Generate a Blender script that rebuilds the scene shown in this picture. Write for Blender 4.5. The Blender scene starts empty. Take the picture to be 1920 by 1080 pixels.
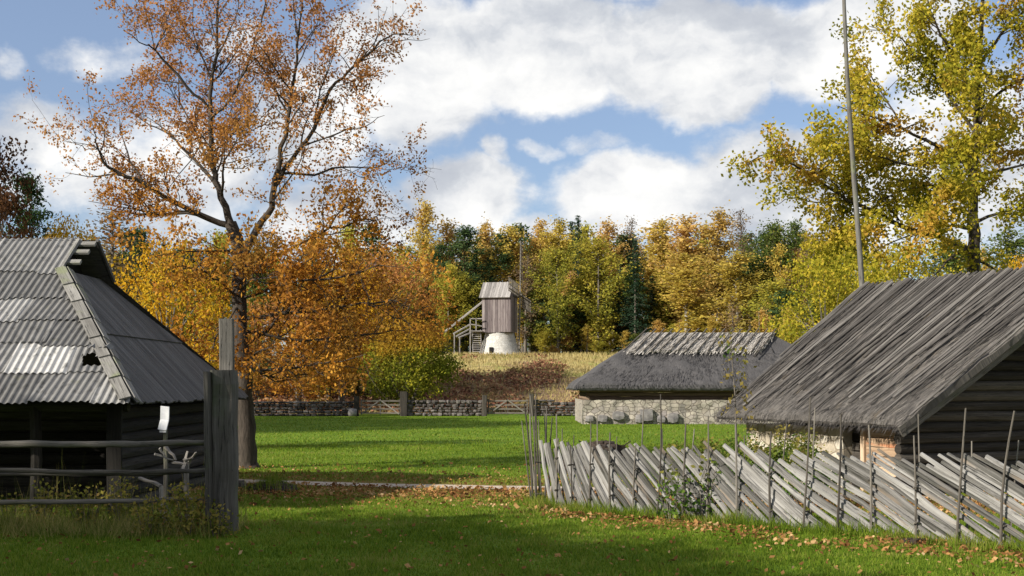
import bpy, math, random
import numpy as np
from mathutils import Vector, noise as mnoise

sc = bpy.context.scene
COL = sc.collection
R = math.radians
rng = np.random.default_rng(7)
random.seed(7)

# ------------------------------------------------------------------ camera
CAM_H, HORIZON, FPX = 1.9, 720.0, 2400.0
cam = bpy.data.cameras.new('camera')
cam.lens = 45.0; cam.sensor_width = 36.0
cam.shift_y = (HORIZON - 540.0) / 1920.0
cam.clip_end = 3000.0
camo = bpy.data.objects.new('camera', cam); COL.objects.link(camo)
camo.location = (0, 0, CAM_H); camo.rotation_euler = (R(90), 0, 0)
sc.camera = camo

# ------------------------------------------------------------------ light and exposure
SUN_EL, SUN_AZ = 28.0, 238.0          # azimuth of the sun, clockwise from +Y (the view direction)
sun = bpy.data.lights.new('sun', 'SUN'); sun.energy = 5.0; sun.angle = R(0.6); sun.color = (1.0, 0.93, 0.80)
suno = bpy.data.objects.new('sun', sun); COL.objects.link(suno)
_sd = Vector((math.sin(R(SUN_AZ)) * math.cos(R(SUN_EL)), math.cos(R(SUN_AZ)) * math.cos(R(SUN_EL)), math.sin(R(SUN_EL))))
suno.rotation_euler = _sd.to_track_quat('Z', 'Y').to_euler()
sc.view_settings.view_transform = 'Standard'; sc.view_settings.look = 'None'
sc.view_settings.gamma = 1.0; sc.view_settings.exposure = 0.75
sc.view_settings.use_curve_mapping = False
sc.cycles.max_bounces = 6; sc.cycles.transparent_max_bounces = 6


# ------------------------------------------------------------------ node helpers
def N(nt, typ, **kw):
    n = nt.nodes.new(typ)
    for k, v in kw.items():
        if k.startswith('i_') or (k[0] == 'i' and k[1:].isdigit()):
            s = n.inputs[int(k[1:])] if k[1:].isdigit() else n.inputs[k[2:].replace('_', ' ')]
            if isinstance(v, bpy.types.NodeSocket): nt.links.new(v, s)
            else: s.default_value = v
        else: setattr(n, k, v)
    return n
def M(nt, op, a, b=0.0, c=0.0):
    n = N(nt, 'ShaderNodeMath', operation=op, i0=a, i1=b)
    if c: n.inputs[2].default_value = c
    return n.outputs[0]
def VM(nt, op, a, b=(0, 0, 0)):
    n = N(nt, 'ShaderNodeVectorMath', operation=op, i0=a, i1=b)
    return n.outputs['Value'] if op in ('LENGTH', 'DISTANCE', 'DOT_PRODUCT') else n.outputs[0]
def RAMP(nt, fac, stops, interp='LINEAR'):
    n = N(nt, 'ShaderNodeValToRGB', i0=fac); e = n.color_ramp.elements; n.color_ramp.interpolation = interp
    while len(e) < len(stops): e.new(0.5)
    for el, (p, c) in zip(e, stops):
        el.position = p; el.color = (*c, 1) if isinstance(c, tuple) else (c, c, c, 1)
    return n.outputs[0]
def MIX(nt, fac, a, b, bt='MIX'):
    n = N(nt, 'ShaderNodeMix', data_type='RGBA', blend_type=bt)
    for i, v in ((0, fac), (6, a), (7, b)):
        if isinstance(v, bpy.types.NodeSocket): nt.links.new(v, n.inputs[i])
        else: n.inputs[i].default_value = v if i == 0 else (*v[:3], 1)
    return n.outputs[2]
def NOISE(nt, vec, scale, detail=4.0, rough=0.55, dist=0.0):
    return N(nt, 'ShaderNodeTexNoise', i_Vector=vec, i_Scale=scale, i_Detail=detail, i_Roughness=rough, i_Distortion=dist).outputs[0]
def SMOOTH(nt, v, a, b):
    n = N(nt, 'ShaderNodeMapRange', interpolation_type='SMOOTHSTEP', i0=v, i1=a, i2=b); return n.outputs[0]
def SCALEV(nt, vec, s): return VM(nt, 'MULTIPLY', vec, s)
def new_mat(name):
    m = bpy.data.materials.new(name); m.use_nodes = True; nt = m.node_tree
    b = nt.nodes['Principled BSDF']; b.inputs['Roughness'].default_value = 0.85
    b.inputs['Specular IOR Level'].default_value = 0.25
    return m, nt, b
def BUMP(nt, b, h, strength=0.5, dist=0.02):
    n = N(nt, 'ShaderNodeBump', i_Strength=strength, i_Distance=dist, i_Height=h); nt.links.new(n.outputs[0], b.inputs['Normal'])
def COLOR(nt, b, c): nt.links.new(c, b.inputs['Base Color'])
def GEN(nt): return N(nt, 'ShaderNodeTexCoord').outputs['Object']
def UVN(nt): return N(nt, 'ShaderNodeTexCoord').outputs['UV']
def ISL(nt): return N(nt, 'ShaderNodeNewGeometry').outputs['Random Per Island']

# ------------------------------------------------------------------ world: Nishita sky with broken cumulus
def azel(px, py):
    a = math.atan((px - 960) / FPX)
    return a, math.atan((HORIZON - py) / FPX * math.cos(a))
W = bpy.data.worlds.new('World'); sc.world = W; W.use_nodes = True
nt = W.node_tree; bg = nt.nodes['Background']
sky = N(nt, 'ShaderNodeTexSky', sky_type='NISHITA', sun_disc=False, sun_elevation=R(SUN_EL), sun_rotation=R(SUN_AZ))
sky.air_density = 1.0; sky.dust_density = 0.5; sky.ozone_density = 2.0
gen = N(nt, 'ShaderNodeTexCoord').outputs['Generated']
sx = N(nt, 'ShaderNodeSeparateXYZ', i0=gen)
az = M(nt, 'ARCTAN2', sx.outputs[0], sx.outputs[1]); el = M(nt, 'ARCSINE', sx.outputs[2])
ae = N(nt, 'ShaderNodeCombineXYZ', i0=az, i1=el).outputs[0]
warp = N(nt, 'ShaderNodeTexNoise', i_Vector=ae, i_Scale=13.0, i_Detail=5.0, i_Roughness=0.6).outputs[1]
aew = VM(nt, 'ADD', ae, SCALEV(nt, VM(nt, 'SUBTRACT', warp, (0.5, 0.5, 0.5)), (0.060, 0.045, 0.0)))
# centre px, py, radius px x, y, weight
BLOBS = [(790, 130, 190, 170, 1.0), (1010, 90, 260, 110, 1.0), (1300, 90, 280, 120, 1.0), (1330, 175, 130, 70, .95), (1560, 90, 230, 110, 1.0), (1000, 150, 200, 80, .8),
         (870, 372, 150, 85, .95), (1190, 360, 190, 100, 1.05), (1420, 350, 190, 120, 1.0), (1010, 460, 240, 75, .7), (1560, 400, 220, 120, .8), (1700, 60, 160, 120, .8),
         (590, 210, 160, 150, .75), (470, 90, 120, 60, .45), (70, 250, 130, 90, .60), (20, 112, 44, 40, .40), (120, 340, 200, 80, .5), (330, 330, 260, 150, .6), (640, 420, 200, 120, .65), (690, 60, 80, 60, .9),
         (1800, 300, 240, 200, .72), (1010, 280, 60, 22, .42), (925, 290, 40, 34, .5), (1115, 265, 100, 30, .42), (210, 110, 150, 50, .40), (1080, -60, 500, 70, .7)]
dens = None
for (px, py, rx, ry, w) in BLOBS:
    a, e = azel(px, py)
    d = VM(nt, 'LENGTH', SCALEV(nt, VM(nt, 'SUBTRACT', aew, (a, e, 0)), (FPX / rx / 1.30, FPX / ry / 1.30, 0)))
    g = N(nt, 'ShaderNodeMapRange', interpolation_type='SMOOTHERSTEP', i0=d, i1=1.0, i2=0.15, i3=0.0, i4=w).outputs[0]
    dens = g if dens is None else M(nt, 'MAXIMUM', dens, g)
# elsewhere in the sky, outside the picture, plain noise cloud
far_c = M(nt, 'MULTIPLY', SMOOTH(nt, NOISE(nt, gen, 3.0, 5.0), 0.42, 0.62), SMOOTH(nt, M(nt, 'ABSOLUTE', az), 0.45, 0.75))
hi_c = M(nt, 'MULTIPLY', SMOOTH(nt, NOISE(nt, gen, 3.2, 5.0), 0.42, 0.62), SMOOTH(nt, el, 0.34, 0.5))
dens = M(nt, 'MAXIMUM', dens, M(nt, 'MAXIMUM', far_c, hi_c))
fbm = NOISE(nt, SCALEV(nt, ae, (1, 1.5, 1)), 26.0, 8.0, 0.62)
dn = M(nt, 'ADD', dens, M(nt, 'MULTIPLY', M(nt, 'SUBTRACT', fbm, 0.5), 0.75))
mask = SMOOTH(nt, dn, 0.14, 0.63)
shade_n = NOISE(nt, SCALEV(nt, VM(nt, 'ADD', aew, (3.1, 0.02, 0)), (1, 1.6, 1)), 9.0, 6.0, 0.55)
lum = M(nt, 'ADD', M(nt, 'MULTIPLY', SMOOTH(nt, shade_n, 0.32, 0.64), 0.46), M(nt, 'MULTIPLY', fbm, 0.42))
ccol = RAMP(nt, lum, [(0.14, (4.4, 4.7, 5.3)), (0.33, (5.8, 6.05, 6.45)), (0.48, (7.3, 7.4, 7.55)), (0.70, (9.0, 8.95, 8.8))])
skyc = MIX(nt, 1.0, sky.outputs[0], (1.05, 1.12, 1.28), 'MULTIPLY')
skyc = MIX(nt, 0.38, skyc, (3.3, 3.85, 4.9))
nt.links.new(MIX(nt, mask, skyc, ccol), bg.inputs[0])
bg.inputs[1].default_value = 0.069

# ------------------------------------------------------------------ geometry helpers
def wx(px, d): return (px - 960) / FPX * d
def wz(py, d): return CAM_H + (HORIZON - py) / FPX * d
def P(px, py, d): return np.array((wx(px, d), d, wz(py, d)))
def smooth(t): t = np.clip(t, 0, 1); return t * t * (3 - 2 * t)
def gz(x, y):
    """height of the terrain"""
    z = 4.47 * smooth((y - 83.0) / 30.0) ** 0.9 if y > 83 else 0.0
    if y > 84: z += 0.25 * mnoise.noise(Vector((x * .12, y * .12, 3))) * min(1, (y - 84) / 8) * (1 if y < 108 else .4)
    return float(z)
def unit(v): v = np.asarray(v, float); return v / (np.linalg.norm(v) + 1e-9)

class MB:
    """collects faces with UVs (metres, u along the grain) and a tone per face"""
    def __init__(s): s.v = []; s.f = []; s.uv = []; s.t = []
    def face(s, pts, uv=None, tone=0.5):
        i = len(s.v); s.v.extend([tuple(p) for p in pts]); s.f.append(tuple(range(i, i + len(pts))))
        s.uv.extend(uv if uv is not None else [(p[0] + p[1], p[2]) for p in pts]); s.t.append(tone)
    def shared(s, verts, faces, uvs, tone=0.5):
        i = len(s.v); s.v.extend([tuple(p) for p in verts])
        for f in faces:
            s.f.append(tuple(i + k for k in f)); s.uv.extend([uvs[k] for k in f]); s.t.append(tone)
    def beam(s, p0, p1, w, h, side=None, tone=None, taper=1.0, jit=0.0, segs=1, bow=0.0):
        """box from p0 to p1, w across (along `side`), h the other way; slightly worn edges"""
        p0 = np.asarray(p0, float); p1 = np.asarray(p1, float); t = unit(p1 - p0); L = np.linalg.norm(p1 - p0)
        if side is None: side = np.cross(t, (0, 0, 1)) if abs(t[2]) < .95 else np.array((1., 0, 0))
        a = unit(np.asarray(side, float) - t * np.dot(side, t)); b = np.cross(a, t)
        c = min(w, h) * .14
        prof = [(-w/2 + c, -h/2), (w/2 - c, -h/2), (w/2, -h/2 + c), (w/2, h/2 - c), (w/2 - c, h/2), (-w/2 + c, h/2), (-w/2, h/2 - c), (-w/2, -h/2 + c)]
        per = np.cumsum([0] + [np.hypot(prof[(k + 1) % 8][0] - prof[k][0], prof[(k + 1) % 8][1] - prof[k][1]) for k in range(8)])
        off = random.random() * 40; n = segs + 1; verts = []; 
        jj = [(random.gauss(0, jit), random.gauss(0, jit)) for _ in range(n)]
        ba, bb = random.gauss(0, bow), random.gauss(0, bow)
        for k in range(n):
            q = k / segs; c0 = p0 + (p1 - p0) * q + a * (jj[k][0] + ba * math.sin(math.pi * q)) + b * (jj[k][1] + bb * math.sin(math.pi * q)); sc_ = 1 + (taper - 1) * q
            for (x, y) in prof: verts.append(c0 + a * x * sc_ + b * y * sc_)
        i = len(s.v); s.v.extend([tuple(p) for p in verts]); tone = random.random() if tone is None else tone
        for k in range(segs):
            for m in range(8):
                m2 = (m + 1) % 8
                s.f.append((i + k*8 + m, i + k*8 + m2, i + (k+1)*8 + m2, i + (k+1)*8 + m)); s.t.append(tone)
                u0, u1 = off + L*k/segs, off + L*(k+1)/segs
                s.uv.extend([(u0, off + per[m]), (u0, off + per[m+1]), (u1, off + per[m+1]), (u1, off + per[m])])
        for base, order in ((0, range(7, -1, -1)), (segs * 8, range(8))):
            s.f.append(tuple(i + base + m for m in order)); s.t.append(tone)
            s.uv.extend([(off + prof[m][0], off + prof[m][1]) for m in order])
        return s
    def tube(s, pts, radii, n=6, cap=True, tone=None, wob=0.0):
        pts = np.asarray(pts, float); k = len(pts); radii = np.broadcast_to(np.asarray(radii, float), (k,))
        tan = np.gradient(pts, axis=0); tan /= (np.linalg.norm(tan, axis=1)[:, None] + 1e-9)
        ref = np.array((0, 0, 1.)) if abs(tan[0][2]) < .9 else np.array((1., 0, 0))
        a = np.cross(tan, ref); a /= (np.linalg.norm(a, axis=1)[:, None] + 1e-9); b = np.cross(tan, a)
        ang = np.arange(n) * 2 * math.pi / n
        rr = radii[:, None] * (1 + (np.random.default_rng(len(s.v)).normal(0, wob, (k, n)) if wob else 0))
        V = pts[:, None, :] + (a[:, None, :] * np.cos(ang)[None, :, None] + b[:, None, :] * np.sin(ang)[None, :, None]) * rr[:, :, None]
        i = len(s.v); s.v.extend(map(tuple, V.reshape(-1, 3))); tone = random.random() if tone is None else tone
        L = np.concatenate(([0], np.cumsum(np.linalg.norm(np.diff(pts, axis=0), axis=1)))); off = random.random() * 40
        for q in range(k - 1):
            for m in range(n):
                m2 = (m + 1) % n
                s.f.append((i + q*n + m, i + q*n + m2, i + (q+1)*n + m2, i + (q+1)*n + m)); s.t.append(tone)
                va, vb = off + ang[m] * radii[q], off + (ang[m] + 2*math.pi/n) * radii[q]
                s.uv.extend([(off + L[q], va), (off + L[q], vb), (off + L[q+1], vb), (off + L[q+1], va)])
        if cap:
            for base, order in ((0, range(n - 1, -1, -1)), ((k - 1) * n, range(n))):
                s.f.append(tuple(i + base + m for m in order)); s.t.append(tone)
                s.uv.extend([(off + math.cos(ang[m]) * .1, off + math.sin(ang[m]) * .1) for m in order])
        return s
    def stone(s, c, size, rot=0.0, jit=.16, tone=None, rnd=1.0):
        """an irregular stone block: 26-vertex rounded, dented box"""
        c = np.asarray(c, float); idx = {}; verts = []
        for a in (-1, 0, 1):
            for b in (-1, 0, 1):
                for d in (-1, 0, 1):
                    if a == b == d == 0: continue
                    v = np.array((a, b, d), float); m = abs(a) + abs(b) + abs(d)
                    v *= (1.0, 1.0, 1 - .12 * rnd, 1 - .24 * rnd)[m]
                    v += np.array([random.gauss(0, jit * .5) for _ in range(3)])
                    v = v * np.asarray(size) / 2; cr, sr = math.cos(rot), math.sin(rot)
                    idx[(a, b, d)] = len(verts); verts.append(c + (v[0]*cr - v[1]*sr, v[0]*sr + v[1]*cr, v[2]))
        faces = []
        for ax in range(3):
            for sg in (-1, 1):
                for i0 in (-1, 0):
                    for j0 in (-1, 0):
                        q = []
                        for (di, dj) in ((0, 0), (1, 0), (1, 1), (0, 1)):
                            k = [0, 0, 0]; k[ax] = sg; k[(ax+1) % 3] = i0 + di; k[(ax+2) % 3] = j0 + dj; q.append(idx[tuple(k)])
                        faces.append(q if sg > 0 else q[::-1])
        o = random.random() * 20
        s.shared(verts, faces, [(v[0] + v[1] + o, v[2] + o) for v in verts], random.random() if tone is None else tone)
        return s
    def build(s, name, mat, parent=None, origin=None, smooth_=False):
        me = bpy.data.meshes.new(name)
        V = np.array(s.v, float)
        o = np.zeros(3) if origin is None else np.asarray(origin, float)
        me.from_pydata((V - o).tolist(), [], s.f); me.update()
        uvl = me.uv_layers.new(name='UVMap'); uvl.data.foreach_set('uv', np.array(s.uv, np.float32).ravel())
        at = me.attributes.new('tone', 'FLOAT', 'FACE'); at.data.foreach_set('value', np.array(s.t, np.float32))
        if smooth_: me.polygons.foreach_set('use_smooth', [True] * len(me.polygons))
        me.materials.append(mat)
        ob = bpy.data.objects.new(name, me); COL.objects.link(ob); ob.location = o
        if parent is not None:
            ob.parent = parent; ob.location = o - np.array(parent.get('_o', (0, 0, 0)))
        return ob

def quads_obj(name, V, mat, parent=None, origin=(0, 0, 0), nper=4, mats=None, midx=None):
    """mesh of separate faces, nper corners each, straight from numpy"""
    V = np.ascontiguousarray(V, np.float32).reshape(-1, 3) - np.asarray(origin, np.float32)
    n = len(V); me = bpy.data.meshes.new(name)
    me.vertices.add(n); me.vertices.foreach_set('co', V.ravel())
    me.loops.add(n); me.loops.foreach_set('vertex_index', np.arange(n, dtype=np.int32))
    me.polygons.add(n // nper); me.polygons.foreach_set('loop_start', np.arange(0, n, nper, dtype=np.int32))
    for m in (mats or [mat]): me.materials.append(m)
    if midx is not None: me.polygons.foreach_set('material_index', np.asarray(midx, np.int32))
    me.update(calc_edges=True)
    ob = bpy.data.objects.new(name, me); COL.objects.link(ob)
    ob.location = np.asarray(origin, float) - (np.array(parent.get('_o', (0, 0, 0))) if parent is not None else 0)
    if parent is not None: ob.parent = parent
    return ob

def leaf_quads(C, size, r, aspect=.62, flat=0.0, along=None):
    """one rhombic leaf per centre"""
    n = len(C); C = np.asarray(C, float)
    a = r.normal(size=(n, 3)); 
    if along is not None: a = a * .6 + along
    if flat: a[:, 2] *= (1 - flat)
    a /= np.linalg.norm(a, axis=1)[:, None] + 1e-9
    b = np.cross(a, r.normal(size=(n, 3))); 
    if flat: b[:, 2] *= (1 - flat)
    b /= np.linalg.norm(b, axis=1)[:, None] + 1e-9
    s = (np.broadcast_to(size, (n,)) * r.uniform(.65, 1.3, n))[:, None]
    return np.stack([C - a*s*.5, C + b*s*aspect*.5, C + a*s*.5, C - b*s*aspect*.5], axis=1)

def tag(o, label=None, cat=None, group=None, kind=None):
    if label: o['label'] = label
    if cat: o['category'] = cat
    if group: o['group'] = group
    if kind: o['kind'] = kind
    return o
def thing(name, loc, label, cat, group=None):
    o = bpy.data.objects.new(name, None); COL.objects.link(o); o.location = loc; o['_o'] = [float(c) for c in loc]
    o.empty_display_size = .2
    return tag(o, label, cat, group)

# ------------------------------------------------------------------ materials
def wood_mat(name, dark, mid, light, grain=1.0, bump=.6, moss=None, rust=None, var=.30):
    m, nt, b = new_mat(name); uv = UVN(nt)
    g = NOISE(nt, SCALEV(nt, uv, (1.6 * grain, 42 * grain, 1)), 1.0, 6, .65)
    g2 = NOISE(nt, SCALEV(nt, uv, (.8, 6, 1)), 1.0, 4, .6)
    at = N(nt, 'ShaderNodeAttribute', attribute_name='tone').outputs['Fac']
    v = M(nt, 'ADD', M(nt, 'ADD', M(nt, 'MULTIPLY', g, .55), M(nt, 'MULTIPLY', g2, .35)), M(nt, 'MULTIPLY', M(nt, 'SUBTRACT', at, .5), var))
    c = RAMP(nt, v, [(.26, dark), (.46, mid), (.68, light)])
    if rust: c = MIX(nt, M(nt, 'MULTIPLY', SMOOTH(nt, NOISE(nt, SCALEV(nt, uv, (.7, 4, 1)), 1.0, 3), .58, .7), .8), c, rust)
    if moss: c = MIX(nt, M(nt, 'MULTIPLY', SMOOTH(nt, NOISE(nt, uv, 1.3, 5, .6), .54, .70), .7), c, moss)
    ck = SMOOTH(nt, NOISE(nt, SCALEV(nt, uv, (2.2 * grain, 30 * grain, 1)), 1.0, 5, .7), .57, .66)
    c = MIX(nt, M(nt, 'MULTIPLY', ck, .72), c, MIX(nt, .35, (0, 0, 0), dark))
    kn = SMOOTH(nt, NOISE(nt, SCALEV(nt, uv, (5, 22, 1)), 1.0, 3, .6), .66, .72); c = MIX(nt, M(nt, 'MULTIPLY', kn, .6), c, dark)
    COLOR(nt, b, c); BUMP(nt, b, M(nt, 'SUBTRACT', g, ck), bump, .012)
    return m
M_GREY = wood_mat('weathered_grey_wood', (.06, .055, .05), (.155, .148, .137), (.30, .29, .27), moss=(.16, .18, .09))
M_SLAT = wood_mat('pale_split_slat_wood', (.045, .044, .038), (.145, .139, .134), (.30, .293, .283), rust=(.19, .150, .115), var=.36)
M_STAKE = wood_mat('dark_stake_wood', (.035, .03, .026), (.10, .088, .075), (.22, .20, .175))
M_LOG = wood_mat('dark_log_wood', (.012, .010, .008), (.036, .031, .026), (.10, .088, .075))
M_SHEDSHADE = wood_mat('shade_darkened_shed_log', (.006, .005, .004), (.018, .0155, .013), (.055, .049, .042))  # darker copy of the log wood, shade under the roof put into its colour
M_LOGW = wood_mat('warm_log_wood', (.06, .04, .028), (.15, .10, .07), (.27, .20, .14))
M_PLANKR = wood_mat('reddish_plank_wood', (.16, .10, .06), (.42, .30, .20), (.58, .46, .34), rust=(.40, .13, .05))
M_RAIL = wood_mat('mossy_rail_wood', (.04, .036, .03), (.12, .11, .095), (.24, .225, .20), moss=(.10, .115, .05))
M_POST = wood_mat('old_gatepost_wood', (.030, .027, .024), (.092, .085, .076), (.19, .18, .165), moss=(.07, .085, .045))
M_HIP = wood_mat('dark_roof_boards', (.045, .043, .043), (.10, .096, .095), (.20, .19, .185), grain=.8)
M_MILL = wood_mat('mill_plank_wood', (.06, .05, .052), (.155, .128, .130), (.27, .24, .235), grain=.35)
M_MILLR = wood_mat('mill_roof_boards', (.13, .12, .115), (.26, .245, .235), (.40, .375, .36), grain=.4)
M_PALE = wood_mat('pale_broken_wood', (.14, .125, .11), (.29, .26, .23), (.44, .41, .37))

M_POLE = wood_mat('dark_roof_pole_wood', (.030, .027, .025), (.088, .081, .076), (.19, .178, .166))
def corrugated_mat():
    m, nt, b = new_mat('corrugated_fibre_cement'); uv = UVN(nt)
    at = N(nt, 'ShaderNodeAttribute', attribute_name='tone').outputs['Fac']
    n1 = NOISE(nt, SCALEV(nt, uv, (1, 1, 1)), 5.0, 6, .65); n2 = NOISE(nt, SCALEV(nt, uv, (9, .9, 1)), 1.6, 4, .6)
    v = M(nt, 'ADD', M(nt, 'MULTIPLY', at, .62), M(nt, 'ADD', M(nt, 'MULTIPLY', n1, .22), M(nt, 'MULTIPLY', n2, .26)))
    c = RAMP(nt, v, [(.18, (.035, .034, .033)), (.46, (.135, .132, .13)), (.70, (.29, .285, .28)), (.95, (.52, .51, .50))])
    c = MIX(nt, M(nt, 'MULTIPLY', SMOOTH(nt, NOISE(nt, SCALEV(nt, uv, (1.6, .8, 1)), 5.0, 6, .72), .52, .66), .72), c, (.05, .048, .044))
    c = MIX(nt, M(nt, 'MULTIPLY', SMOOTH(nt, NOISE(nt, uv, 3.0, 4, .6), .60, .70), .5), c, (.12, .12, .085))
    COLOR(nt, b, c); BUMP(nt, b, n1, .3, .01); return m
M_CORR = corrugated_mat()

def thatch_mat(name, dark, mid, light, moss=None):
    m, nt, b = new_mat(name); uv = UVN(nt)
    g = NOISE(nt, SCALEV(nt, uv, (3.0, 26, 1)), 1.0, 6, .7); g2 = NOISE(nt, uv, .8, 5, .6); g3 = NOISE(nt, uv, 14.0, 3, .6)
    at = N(nt, 'ShaderNodeAttribute', attribute_name='tone').outputs['Fac']
    v = M(nt, 'ADD', M(nt, 'ADD', M(nt, 'MULTIPLY', g, .40), M(nt, 'MULTIPLY', g2, .35)), M(nt, 'ADD', M(nt, 'MULTIPLY', g3, .2), M(nt, 'MULTIPLY', M(nt, 'SUBTRACT', at, .5), .34)))
    c = RAMP(nt, v, [(.30, dark), (.48, mid), (.68, light)])
    if moss: c = MIX(nt, M(nt, 'MULTIPLY', SMOOTH(nt, NOISE(nt, uv, 1.7, 5, .6), .57, .68), .75), c, moss)
    COLOR(nt, b, c); BUMP(nt, b, M(nt, 'ADD', g, g3), .9, .03); return m
M_THATCH = thatch_mat('old_thatch', (.026, .023, .022), (.086, .079, .074), (.215, .198, .18), moss=(.10, .080, .056))
M_THATCH2 = thatch_mat('dark_thatch', (.030, .029, .031), (.066, .063, .065), (.115, .108, .108))
M_STRAW = thatch_mat('ridge_straw', (.17, .155, .14), (.33, .305, .28), (.46, .43, .40))

def stone_mat(name, scale, cols, mortar, bump=.8, coord='obj'):
    m, nt, b = new_mat(name); oc = GEN(nt)
    w = VM(nt, 'ADD', oc, SCALEV(nt, N(nt, 'ShaderNodeTexNoise', i_Vector=oc, i_Scale=3.0).outputs[1], (.10, .10, .10)))
    w = SCALEV(nt, w, (1, 1, 1.45))
    vo = N(nt, 'ShaderNodeTexVoronoi', i_Vector=w, i_Scale=scale)
    ve = N(nt, 'ShaderNodeTexVoronoi', feature='DISTANCE_TO_EDGE', i_Vector=w, i_Scale=scale)
    rgb = N(nt, 'ShaderNodeSeparateColor', i0=vo.outputs['Color']).outputs[0]
    c = RAMP(nt, rgb, cols); n = NOISE(nt, oc, 18.0, 6, .65)
    c = MIX(nt, .5, c, RAMP(nt, n, [(.3, .35), (.7, .95)]), 'MULTIPLY')
    e = SMOOTH(nt, ve.outputs['Distance'], 0.01, .07)
    c = MIX(nt, e, mortar, c); COLOR(nt, b, c)
    BUMP(nt, b, M(nt, 'ADD', M(nt, 'MULTIPLY', e, .7), M(nt, 'MULTIPLY', n, .4)), bump, .03); return m
M_STONEW = stone_mat('pale_fieldstone_masonry', 3.4, [(.0, (.30, .265, .225)), (.4, (.40, .365, .31)), (.7, (.25, .225, .215)), (1.0, (.46, .42, .35))], (.13, .11, .095))
M_LIME = stone_mat('limewashed_rubble', 3.0, [(.0, (.36, .31, .24)), (.5, (.48, .43, .35)), (1.0, (.54, .50, .43))], (.24, .20, .15), .6)
M_MILLS = stone_mat('whitewashed_mill_stone', 3.5, [(.0, (.44, .43, .41)), (.5, (.54, .53, .50)), (1.0, (.60, .585, .56))], (.33, .32, .30), .5)
def dry_stone():
    m, nt, b = new_mat('shade_darkened_dry_stone'); oc = GEN(nt); n = NOISE(nt, oc, 6.0, 6, .7)
    at = N(nt, 'ShaderNodeAttribute', attribute_name='tone').outputs['Fac']
    v = M(nt, 'ADD', M(nt, 'MULTIPLY', n, .6), M(nt, 'MULTIPLY', at, .45))
    c = RAMP(nt, v, [(.25, (.025, .022, .021)), (.5, (.068, .060, .056)), (.85, (.16, .145, .135))])  # shade lying on the wall is put into these darkened stone colours
    COLOR(nt, b, c); BUMP(nt, b, n, .7, .04); return m
M_DRY = dry_stone()
def plain(name, c0, c1, scale=20, rough=.8):
    m, nt, b = new_mat(name); COLOR(nt, b, RAMP(nt, NOISE(nt, GEN(nt), scale, 5, .6), [(.3, c0), (.7, c1)])); b.inputs['Roughness'].default_value = rough; return m
M_BOULDER = plain('grey_boulder', (.10, .095, .10), (.24, .225, .22), 5)
M_WHITEBOARD = plain('white_painted_panel', (.42, .43, .46), (.60, .61, .63), 9, .6)
M_INNERSHADE = plain('painted_inner_shade', (.006, .005, .004), (.012, .010, .009), 4)  # near-black colour standing in for the shade inside openings
M_EARTH = plain('dark_peaty_earth', (.018, .013, .010), (.05, .036, .028), 9)

def bark_mat(name, dark, light, scale=14):
    m, nt, b = new_mat(name); uv = UVN(nt); n = NOISE(nt, SCALEV(nt, uv, (2.5, 12, 1)), scale / 10, 6, .7)
    COLOR(nt, b, RAMP(nt, n, [(.3, dark), (.7, light)])); BUMP(nt, b, n, .9, .03); return m
M_BARK = bark_mat('oak_bark', (.018, .014, .011), (.075, .060, .048))  # colour darkened so that the branches look backlit
M_BARKL = bark_mat('grey_brown_bark', (.05, .04, .032), (.20, .175, .145))
M_BARKP = bark_mat('pine_bark', (.05, .03, .02), (.20, .12, .075))
M_BARKB = bark_mat('pale_birch_bark', (.10, .09, .08), (.42, .40, .37))

def leaf_mat(name, cols, patch=None, patch_scale=.5, top=None, ztop=(6, 10), trans=.45, objvar=.25):
    """leaf colour varies leaf by leaf, in patches through the crown, and from tree to tree"""
    m = bpy.data.materials.new(name); m.use_nodes = True; nt = m.node_tree; nt.nodes.clear()
    out = N(nt, 'ShaderNodeOutputMaterial'); oc = GEN(nt)
    r = ISL(nt); pn = NOISE(nt, oc, patch_scale, 3, .6); oi = N(nt, 'ShaderNodeObjectInfo').outputs['Random']
    f = M(nt, 'ADD', M(nt, 'MULTIPLY', r, .55), M(nt, 'MULTIPLY', SMOOTH(nt, pn, .32, .68), .45))
    f = M(nt, 'ADD', f, M(nt, 'MULTIPLY', M(nt, 'SUBTRACT', oi, .5), objvar))
    k = len(cols); c = RAMP(nt, f, [(.08 + .84 * i / (k - 1), cols[i]) for i in range(k)])
    if patch: c = MIX(nt, M(nt, 'MULTIPLY', SMOOTH(nt, NOISE(nt, VM(nt, 'ADD', oc, (9, 4, 2)), patch_scale * .9, 2), .52, .66), .85), c, patch)
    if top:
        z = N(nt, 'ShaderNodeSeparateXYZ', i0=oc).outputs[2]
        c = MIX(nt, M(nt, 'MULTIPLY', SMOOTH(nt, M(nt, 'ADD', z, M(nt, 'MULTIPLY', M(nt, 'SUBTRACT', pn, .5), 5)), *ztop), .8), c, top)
    d = N(nt, 'ShaderNodeBsdfDiffuse', i0=c); t = N(nt, 'ShaderNodeBsdfTranslucent', i0=c)
    mx = N(nt, 'ShaderNodeMixShader', i0=trans, i1=d.outputs[0], i2=t.outputs[0]); nt.links.new(mx.outputs[0], out.inputs[0])
    return m
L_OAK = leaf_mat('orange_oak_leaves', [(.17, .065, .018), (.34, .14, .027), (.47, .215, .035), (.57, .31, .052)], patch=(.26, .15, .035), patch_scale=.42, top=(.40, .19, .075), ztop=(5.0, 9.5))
L_OAKR = leaf_mat('yellow_green_oak_leaves', [(.13, .14, .018), (.27, .25, .025), (.42, .34, .035), (.50, .36, .06)], patch=(.48, .27, .05), patch_scale=.35, objvar=0)
L_MAPLE = leaf_mat('golden_maple_leaves', [(.36, .17, .015), (.52, .29, .02), (.62, .38, .03), (.40, .30, .03)], patch_scale=.5, objvar=.1)
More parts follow.
